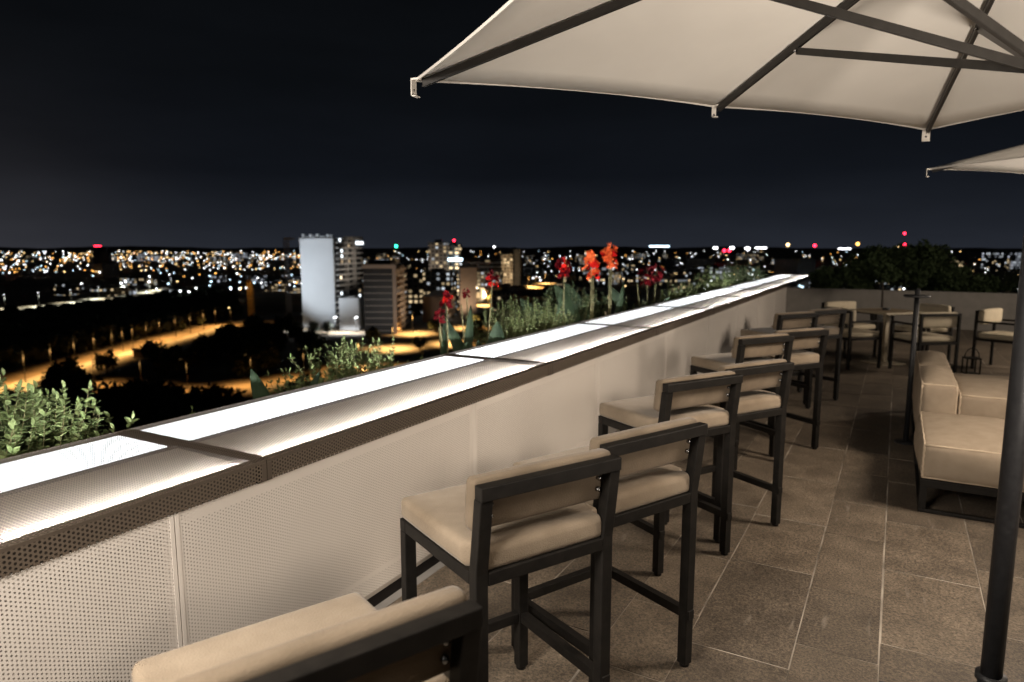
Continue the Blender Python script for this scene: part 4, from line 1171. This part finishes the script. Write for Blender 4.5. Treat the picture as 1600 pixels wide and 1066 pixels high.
# low annex
an = box_building("annex_block", -262, 278, R(22), "low white annex block in front of the white tower")
blk(an, "wall", -2, 9, 0, 12, 0, 17, 'white_wall')
blk(an, "roof_unit", 2, 6, 3, 6, 17, 18.2, 'grey_slab')
blk(an, "parapet", -2.2, 9.2, -.2, 12.2, 17, 17.4, 'white_wall')
for fl_ in range(5):
    blk(an, "balcony", -4.2, -2.01, 0.5, 6, 2.5 + fl_ * 3, 3.3 + fl_ * 3, 'grey_slab')
    if fl_ % 2 == 0: blk(an, "lit_window", -2.2, -2.02, 1, 3, 3.4 + fl_ * 3, 5 + fl_ * 3, 'win_dim')
# dark striped block
bk = box_building("striped_block", -226.7, 277.5, R(29.5), "dark block with ten thin pale floor bands and a tan frame")
blk(bk, "wall", -15, 0, 0, 40, 0, 35.5, 'dark_glass')
blk(bk, "frame", -15.4, 2.2, -.8, 0, 34, 36, 'tan_wall')
blk(bk, "frame", 0.2, 2.2, -.8, 0, 0, 33.99, 'tan_wall')
for k in range(10): blk(bk, "floor_band", -15, 0.19, -.3, -.01, 1.6 + k * 3.25, 1.95 + k * 3.25, 'grey_slab')
blk(bk, "roof_plant", -13, -3, 5, 18, 35.51, 38, 'dark_wall')
for k in range(4): blk(bk, "roof_unit", -1.5, -.2, 3 + k * 7, 5 + k * 7, 35.51, 38 + k % 2, 'tan_wall')
for fl_ in range(11):
    z = 1.5 + fl_ * 3.1
    for (ya, yb) in ((1, 11), (13, 24), (26, 39)):
        blk(bk, "balcony", 0.02, 2.0, ya, yb, z, z + 1.0, 'tan_wall')
    if rg.random() < .85:
        yy = rg.choice([3, 7, 15, 19, 28, 33])
        blk(bk, "lit_window", 0.02, .3, yy, yy + 2.4, z + 1.05, z + 2.6, rg.choice(['win_warm', 'win_cool', 'win_dim']))
for ya in (11.2, 24.4): blk(bk, "pier", 0.02, 2.3, ya, ya + 1.2, 0, 35, 'tan_wall')
# long tan arcade building up the boulevard
lb = box_building("arcade_building", -236, 335, R(28), "long low tan building with rows of arcades along the boulevard")
blk(lb, "wall", -12, 0, 0, 60, 0, 15, 'tan_wall')
for fl_ in range(3):
    blk(lb, "gallery", 0.01, 1.8, 0, 60, 3.4 + fl_ * 4.4, 5.0 + fl_ * 4.4, 'tan_wall')
    blk(lb, "recess", 0.01, .2, 0.5, 59.5, .5 + fl_ * 4.4, 3.39 + fl_ * 4.4, 'dark_wall')
    for k in range(7): blk(lb, "pillar", .5, 1.6, 2 + k * 9, 3.2 + k * 9, (5.0 + (fl_ - 1) * 4.4) if fl_ else 0, 3.39 + fl_ * 4.4, 'tan_wall')
    for k in range(5): blk(lb, "lit_window", .21, .35, 5 + k * 11 + fl_ * 2, 8 + k * 11 + fl_ * 2, 1 + fl_ * 4.4, 3 + fl_ * 4.4, ['win_warm', 'win_cool', 'win_warm'][(k + fl_) % 3])
blk(lb, "roof", -12.4, 2.2, -.4, 60.4, 15, 15.6, 'tan_wall')

FM = {
    'f_grey': facade_mat("grey_flats_facade", (.22, .20, .18), .28, 3.2, 3.0, strength=.8),
    'f_stair': facade_mat("stair_tower_facade", (.20, .18, .15), .75, 5, 3.1, strength=2.0),
    'f_band': facade_mat("banded_office_facade", (.50, .48, .46), .16, 4.0, 3.6, strength=.6, band=True),
    'f_cream': facade_mat("cream_hotel_facade", (.36, .30, .2), .55, 3.4, 3.2, strength=.8),
    'f_tan': facade_mat("tan_flats_facade", (.30, .25, .19), .22, 3.2, 3.0, strength=1.2),
    'f_city': facade_mat("distant_flats_facade", (.16, .145, .13), .22, 3.4, 3.1, strength=1.5),
    'f_shed': facade_mat("lit_shed_facade", (.42, .42, .45), .6, 4.0, 6.0, warm=(.8, .86, 1), strength=.9),
    'f_dark': facade_mat("dark_flats_facade", (.09, .08, .07), .45, 3.6, 3.4, strength=.8),
}


def far_block(name, x, y, w, d, ztop, mat, label, group=None, yaw=None, roof=True, cat="building"):
    yaw = math.atan2(-x, y) + rnd.uniform(-.35, .35) if yaw is None else yaw
    root = box_building(name, x, y, yaw, label, group, cat)
    f = MB(); f.box(-w / 2, w / 2, -d / 2, d / 2, 0, ztop - GZ); f.build("wall", FM[mat] if mat in FM else MT[mat], root)
    if roof:
        f = MB(); f.box(-w / 2 - .4, w / 2 + .4, -d / 2 - .4, d / 2 + .4, ztop - GZ, ztop - GZ + .8); f.build("roof", MT['roof_dark'], root)
        f = MB(); f.box(-w * .2, w * .15, -d * .2, d * .2, ztop - GZ + .8, ztop - GZ + 3); f.build("roof_housing", MT['dark_wall'], root)
    return root


b_ = far_block("apartment_building", -326, 459, 15, 16, 5.0, 'f_grey', "grey apartment tower left of the lit stair tower on the skyline")
b_ = far_block("apartment_building", -322, 475, 10, 12, 3.6, 'f_stair', "tower with a bright lit stairwell and a red beacon on top")
f = MB(); f.tube([(0, 0, 47), (0, 0, 50)], .15, 6); f.build("beacon_pole", MT['grey_slab'], b_)
f = MB(); f.ball((0, 0, 50.4), 1.0, 0, 10, 6); f.build("beacon", MT['lamp_red'], b_, True)
b_ = far_block("office_building", -344, 541, 48, 18, -10, 'f_band', "wide pale office block with horizontal window bands")
b_ = far_block("gable_block", -242, 372, 10.5, 20, -11, 'tan_wall', "narrow block with a blank tan gable above the boulevard", yaw=R(36))
b_ = far_block("hotel_building", -314, 512, 27, 16, -19, 'f_cream', "cream lit hotel below the banded office block")
b_ = far_block("apartment_building", -348, 608, 12, 14, -5.5, 'f_tan', "tan apartment block with amber windows right of the office block")
b_ = far_block("apartment_building", -350, 629, 12, 14, -1, 'dark_wall', "plain dark brown block on the skyline right of the office block")
b_ = far_block("apartment_building", -285, 400, 24, 14, -16, 'f_dark', "dark apartment block with scattered warm windows behind the striped block")
b_ = far_block("apartment_building", -282, 366, 14, 14, -15, 'f_dark', "dark apartment block right behind the striped block")
b_ = far_block("hall_building", -130, 276, 38, 30, -19, 'roof_dark', "large dark flat-roofed hall beyond the planted shrubs", yaw=R(20))
f = MB(); f.box(-19.6, 19.6, -15.8, -15.01, 22.5, 24.2); f.build("roof_parapet", MT['grey_slab'], b_)
b_ = far_block("warehouse", -213, 913, 46, 30, -24, 'f_shed', "long white lit warehouse right of the flowers")
b_ = far_block("office_building", -251, 1006, 38, 20, -14, 'grey_slab', "plain grey office slab behind the lit warehouse")
b_ = far_block("tower_block", -1513, 870, 30, 24, 0, 'dark_wall', "lone dark tower with a red beacon on the left horizon", cat="building")
f = MB(); f.box(-14, -2, -3, 3, 47, 49); f.build("beacon", MT['lamp_red'], b_)
b_ = far_block("stadium_hall", 197, 1831, 63, 40, -9.5, 'f_shed', "pale lit round-topped hall at the far right of the skyline")
f = MB(); f.tube([(0, 0, 34), (0, 0, 40)], [20, 9], 16); f.build("drum", MT['grey_slab'], b_)

# scattered far blocks
rg = random.Random(77)
n_b = 0
while n_b < 72:
    az = R(rg.uniform(-8, 67)); d = rg.uniform(620, 3000)
    x, y = -math.sin(az) * d, math.cos(az) * d
    if math.degrees(az) > 48 and d < 1050: continue
    if rg.random() < .35 and math.degrees(az) > 45: continue
    hgt_ = rg.uniform(9, 26) + (10 if rg.random() < .12 else 0)
    far_block("city_block", x, y, rg.uniform(16, 48), rg.uniform(12, 26), GZ + hgt_, rg.choice(['f_city', 'f_city', 'f_tan', 'f_city', 'grey_slab', 'f_shed']),
              "distant low city block with a few lit windows", "distant city blocks", yaw=rg.uniform(0, 3), roof=d < 1100)
    n_b += 1


rg = random.Random(78); n_b = 0
while n_b < 60:
    az = R(rg.uniform(-6, 45)); u = rg.random(); d = 1 / ((1 - u) / 430 + u / 1500)
    x, y = -math.sin(az) * d, math.cos(az) * d
    if 33 < math.degrees(az) and d < 620: continue
    far_block("city_block", x, y, rg.uniform(14, 36), rg.uniform(12, 22), GZ + rg.uniform(6, 17), rg.choice(['f_city', 'f_tan', 'f_city', 'f_dark', 'f_cream', 'grey_slab']),
              "distant low city block with a few lit windows", "distant city blocks", yaw=rg.uniform(0, 3), roof=d < 900)
    n_b += 1


rg = random.Random(79)
for k in range(13):
    az = R(rg.uniform(46.5, 63)); d = rg.uniform(690, 1050)
    far_block("low_shed", -math.sin(az) * d, math.cos(az) * d, rg.uniform(16, 40), rg.uniform(10, 18), GZ + rg.uniform(4, 8), rg.choice(['f_shed', 'f_cream', 'f_tan']),
              "low lit shed among the white lights beyond the valley road", "low sheds beyond the valley road", yaw=rg.uniform(0, 3))


# ---- lamps of the distant city: one small lamp mesh per colour, copied
def lamp_mesh(mat, r):
    f = MB(); f.tube([(0, 0, 0), (0, 0, 9)], .12, 5); f.ball((0, 0, 9), (r, r, r * .8), 1, 8, 5)
    o = f.build("city_lamp", [MT['roof_dark'], MT[mat]], None, True)
    return o


protos = {k: lamp_mesh(k, .58) for k in ('lamp_orange', 'lamp_amber', 'lamp_white', 'lamp_cool')}
used = set()
KL = {'lamp_orange': "orange city lamp, one of many tiny orange lights below the horizon", 'lamp_amber': "amber city lamp, one of many tiny pale amber lights below the horizon",
      'lamp_white': "white city lamp, one of many tiny white lights below the horizon", 'lamp_cool': "bluish city lamp, one of many tiny cool lights below the horizon"}


def city_lamp(x, y, k, s):
    o = protos[k] if k not in used else protos[k].copy()
    if k in used: COL.objects.link(o)
    used.add(k)
    o.location = (x, y, GZ); o.scale = (s, s, s if s < 1 else 1 + (s - 1) * .35)
    tag(o, KL[k], "city lamp", "tiny lamps of the distant city, " + k.split('_')[1])


far_pts = []
rg = random.Random(5)


def scatter(n, az0, az1, d0, d1, ks, wts, s0=.8, s1=1.3, stuff=False, rows=0):
    for i in range(n):
        u = rg.random()
        d = 1.0 / ((1 - u) / d0 + u / d1)          # even over picture height
        az = R(rg.uniform(az0, az1))
        if rows: d = d0 + (d1 - d0) * round((d - d0) / (d1 - d0) * rows) / rows * rg.uniform(.985, 1.015)
        k = rg.choices(ks, wts)[0]
        s = rg.uniform(s0, s1) * (.75 + d / 1800)
        (far_pts.append((-math.sin(az) * d, math.cos(az) * d, k, s)) if stuff else city_lamp(-math.sin(az) * d, math.cos(az) * d, k, s))


OA = ['lamp_orange', 'lamp_amber', 'lamp_white', 'lamp_cool']
scatter(128, 46.5, 67, 1150, 3600, OA, [3, 4, 5, 2])
scatter(48, 46, 62, 600, 1150, OA, [1, 2, 6, 4])
scatter(46, 20, 46, 560, 2200, OA, [2, 4, 6, 1])
scatter(82, -8, 20, 600, 2600, OA, [1, 2, 7, 2])
# beyond that the lights merge into bands: uncountable
scatter(420, 46, 67, 2200, 9000, OA, [4, 4, 5, 2], .7, 1.2, True)
scatter(150, -8, 46, 2000, 8000, OA, [2, 3, 6, 1], .7, 1.2, True)
scatter(240, 46, 67, 1200, 3200, OA, [4, 4, 5, 2], .45, .8, True)
scatter(330, -8, 46, 800, 3400, OA, [2, 4, 6, 1], .4, .75, True)
f = MB(); order = OA
for (x, y, k, s) in far_pts:
    f.ball((x, y, GZ + 9), (.62 * s, .62 * s, .55 * s), order.index(k), 6, 4)
tag(f.build("far_city_lights", [MT[k] for k in order]), kind='stuff')

# beacons and floodlights standing out on the skyline
def sky_beacon(x, y, z, k, r, label, cat="mast light"):
    root = tag(empty("beacon_mast", (x, y, GZ)), label, cat)
    f = MB(); f.tube([(0, 0, 0), (0, 0, z - GZ)], [.6, .25], 6); f.build("mast", MT['roof_dark'], root)
    f = MB(); f.ball((0, 0, z - GZ), r, 0, 10, 6); f.build("lamp", MT[k], root, True)


def polar(px, d):
    a = R(29.33) - math.atan((px - 800) / 1077)
    return -math.sin(a) * d, math.cos(a) * d


for (x, y, z, k, r, lab) in [
    (*polar(619, 900), 3.5, 'lamp_green', 1.9, "green beacon on a thin mast above the striped block"),
    (*polar(772, 1200), 3.0, 'lamp_white', 1.5, "white mast lamp rising behind the banded office block"),
    (*polar(1273, 2400), 8.0, 'lamp_red', 4.6, "red beacon on the skyline above the far corner of the ledge"),
    (*polar(1412, 2400), 44, 'lamp_red', 3.4, "upper red beacon high above the round trees"),
    (*polar(1413, 2390), 10, 'lamp_red', 4.4, "lower red beacon just above the round trees"),
    (*polar(1405, 2000), 6, 'lamp_amber', 4.0, "amber mast light left of the red beacon pair"),
    (*polar(1231, 2200), 10, 'lamp_amber', 4.6, "amber mast light above the far half of the ledge"),
    (*polar(1340, 2200), 12, 'lamp_orange', 4.4, "orange mast light left of the round trees"),
    (*polar(1132, 1900), -6, 'lamp_red', 4.0, "left of two low red lights on the skyline"),
    (*polar(1140, 1900), -6, 'lamp_red', 4.0, "right of two low red lights on the skyline"),
]:
    sky_beacon(x, y, z, k, r, lab)
for (px, w, d, z, k, lab) in [(1189, 22, 1500, 1.0, 'lamp_white', "wide white stadium floodlight bank on the skyline"), (1320, 26, 1800, -1, 'lamp_white', "white floodlight bank left of the round trees"),
                            (1030, 36, 1300, 4.0, 'lamp_cool', "pale blue rooftop light bar right of the orange flowers"), (1118, 8, 1500, 1, 'lamp_white', "small white floodlight left of the stadium lights"),
                            (1144, 8, 1500, 1, 'lamp_white', "small white floodlight between the red lights and the stadium"), (1168, 9, 1500, 0, 'lamp_white', "lone white floodlight beside the stadium lights"),
                            (1480, 22, 700, -23, 'lamp_cool', "low bright white sign light right of the round trees"), (1512, 12, 600, -32, 'lamp_cool', "bluish yard light beyond the spiky palm"),
                            (705, 18, 560, -8, 'lamp_cool', "bluish lit fascia across the foot of the stair tower")]:
    x, y = polar(px, d)
    root = tag(empty("floodlight_bank", (x, y, GZ), math.atan2(-x, y)), lab, "floodlight")
    hh = 2.2 if w > 15 else 4
    f = MB(); f.box(-w / 2, w / 2, -.4, .4, z - GZ - hh / 2, z - GZ + hh / 2); o = f.build("lamp_bar", MT[k], root)
    f = MB()
    for sx in (-1, 1): f.box(sx * w * .35 - .4, sx * w * .35 + .4, -.3, .3, 0, z - GZ - hh / 2)
    f.build("legs_frame", MT['roof_dark'], root)

# ---- trees below
tree_protos = []
for k in range(3):
    t = leafy_tree("roadside_tree", (0, 0, GZ), 1.6, (3.2, 3.0, 2.7), 34, 1.1, 'tree_leaf', None, None, 50 + k, .25, per=26)
    tree_protos.append(t)
used_t = set()


def put_tree(k, x, y, s, lab, group):
    o = tree_protos[k]
    if k in used_t: o = copy_tree(o)
    used_t.add(k)
    o.location = (x, y, GZ); o.scale = (s, s, s * rg.uniform(.85, 1.15)); o.rotation_euler = (0, 0, rg.uniform(0, 6))
    tag(o, lab, "tree", group)


rg = random.Random(9)
base_trees = [(-241.8, 138), (-235.6, 121), (-238, 155), (-238, 163), (-245, 176.5), (-238, 180), (-231, 184), (-225, 188), (-218, 192), (-216, 152), (-218, 144), (-195, 157), (-192, 166),
              (-205, 170), (-212, 178), (-228, 170), (-248, 190), (-256, 200), (-240, 200), (-262, 214), (-270, 226), (-250, 215), (-285, 240), (-275, 238), (-265, 240), (-232, 208), (-222, 215), (-250, 232), (-210, 205), (-200, 190)]
for i, (x, y) in enumerate(base_trees):
    put_tree(i % 3, x + rg.uniform(-2, 2), y + rg.uniform(-2, 2), rg.uniform(.95, 1.5), "dark round tree between the orange road and the dirt track", "dark trees between the lit roads")
for i in range(26):
    x, y = rg.uniform(-215, -120), rg.uniform(85, 125)
    if (x + 190) ** 2 / 900 + (y - 125) ** 2 / 150 < 1: y -= 14
    put_tree(i % 3, x, y, rg.uniform(1.0, 1.7), "dark tree in the near hollow right below the parapet", "dark trees in the near hollow")
for i in range(14):
    t = rg.random(); a = Vector((-160, 190)).lerp(Vector((-300, 470)), t)
    put_tree(i % 3, a.x + rg.choice([-26, 0, 24]) + rg.uniform(-3, 3), a.y + rg.uniform(-8, 8), rg.uniform(.8, 1.3), "small street tree beside the orange boulevard", "street trees along the boulevard")
ol = leafy_tree("olive_tree", (-292, 248, GZ), 1.0, (2.8, 2.8, 2.2), 26, .9, 'olive_leaf', "pale floodlit olive tree on the building site", "pale olive trees on the building site", 71, .3, per=22)
for (x, y, s) in [(-300, 252, .9), (-283, 254, 1.1), (-276, 256, .8), (-270, 252, 1.2), (-264, 258, .9), (-308, 258, .8), (-258, 262, .9), (-280, 246, .9), (-268, 262, 1.0)]:
    o = copy_tree(ol); o.location = (x, y, GZ); o.scale = (s, s, s * rg.uniform(.8, 1.3)); o.rotation_euler = (0, 0, rg.uniform(0, 6))

# the dark wood filling the valley: nobody could count it
f = MB(); rg = random.Random(31)
for i in range(620):
    t = rg.random(); q = rg.random()
    a = Vector((-262, 92)).lerp(Vector((-372, 300)), t); b = Vector((-510, 175)).lerp(Vector((-665, 500)), t)
    p = a.lerp(b, .04 + .70 * q)
    r = rg.uniform(3, 6.5)
    for k in range(5):
        f.ball((p.x + rg.uniform(-r, r), p.y + rg.uniform(-r, r), GZ + r * rg.uniform(.3, .9)), (r * rg.uniform(.4, .75), r * rg.uniform(.4, .75), r * rg.uniform(.35, .7)), 0, 7, 5, .28, rg)
tag(f.build("valley_wood", MT['tree_leaf']), kind='stuff')
f = MB()
for i in range(260):
    az = R(rg.uniform(-9, 17)); d = rg.uniform(300, 900); p = Vector((-math.sin(az) * d, math.cos(az) * d)); r = rg.uniform(3, 7)
    for k in range(4):
        f.ball((p.x + rg.uniform(-r, r), p.y + rg.uniform(-r, r), GZ + r * rg.uniform(.3, .9)), (r * rg.uniform(.4, .75), r * rg.uniform(.4, .75), r * rg.uniform(.35, .7)), 0, 7, 5, .28, rg)
tag(f.build("parkland_wood", MT['tree_leaf']), kind='stuff')

# floodlight that washes the white gable (its lamps stand on the site in front)
d_ = bpy.data.lights.new("gable_floodlight", 'SPOT'); d_.energy = 95000; d_.color = (.80, .90, 1.0); d_.spot_size = R(64); d_.spot_blend = .6; d_.shadow_soft_size = 1.0
o = bpy.data.objects.new("gable_floodlight", d_); COL.objects.link(o); o.location = (-284, 228, GZ + 24)
o.rotation_euler = (Vector((-276, 281, GZ + 31)) - o.location).to_track_quat('-Z', 'Y').to_euler()

for nm, loc, tgt, pw, col in [("block_fill_spot", (-214, 246, GZ + 12), (-232, 275, GZ + 20), 12000, (1.0, .92, .84)),  # added fill for the striped front
                              ("office_floodlight", (-318, 500, GZ + 8), (-344, 535, GZ + 26), 60000, (1.0, .93, .84)),
                              ("hotel_fill_spot", (-290, 470, GZ + 6), (-314, 506, GZ + 14), 60000, (1.0, .74, .42)),  # added fill so the hotel shows up better
                              ("skyline_floodlight", (-318, 425, GZ + 10), (-326, 455, GZ + 32), 26000, (1.0, .86, .70)),
                              ("tower_side_fill_spot", (-251, 300, GZ + 39), (-279, 302, GZ + 30), 15000, (1.0, .90, .78)),  # added fill to brighten the tower's balconies
                              ("block_side_fill_spot", (-212, 301, GZ + 8), (-236, 296, GZ + 20), 16000, (1.0, .80, .56)),  # added fill for the block's dark balcony side
                              ("gable_block_floodlight", (-232, 350, GZ + 6), (-242, 368, GZ + 18), 9000, (1.0, .74, .5)),
                              ("tan_block_floodlight", (-325, 575, GZ + 8), (-348, 603, GZ + 24), 50000, (1.0, .75, .45))]:
    d_ = bpy.data.lights.new(nm, 'SPOT'); d_.energy = pw; d_.color = col; d_.spot_size = R(95); d_.spot_blend = .7; d_.shadow_soft_size = .8
    o = bpy.data.objects.new(nm, d_); COL.objects.link(o); o.location = loc
    o.rotation_euler = (Vector(tgt) - Vector(loc)).to_track_quat('-Z', 'Y').to_euler()

# low hills closing the plain
f = MB(); rg = random.Random(4); N_ = 160
for k in range(N_ + 1):
    a = R(-30 + 125 * k / N_); h = GZ + 30 + 34 * abs(math.sin(k * .21) * math.sin(k * .057 + 1)) + rg.uniform(0, 9)
    for d, z in ((11000, GZ - 2), (11800, h), (12600, GZ - 2)): f.v.append((-math.sin(a) * d, math.cos(a) * d, z))
for k in range(N_):
    a = k * 3
    f.f += [(a, a + 3, a + 4, a + 1), (a + 1, a + 4, a + 5, a + 2)]; f.m += [0, 0]
tag(f.build("hills", MT['ground'], None, True), kind='structure')
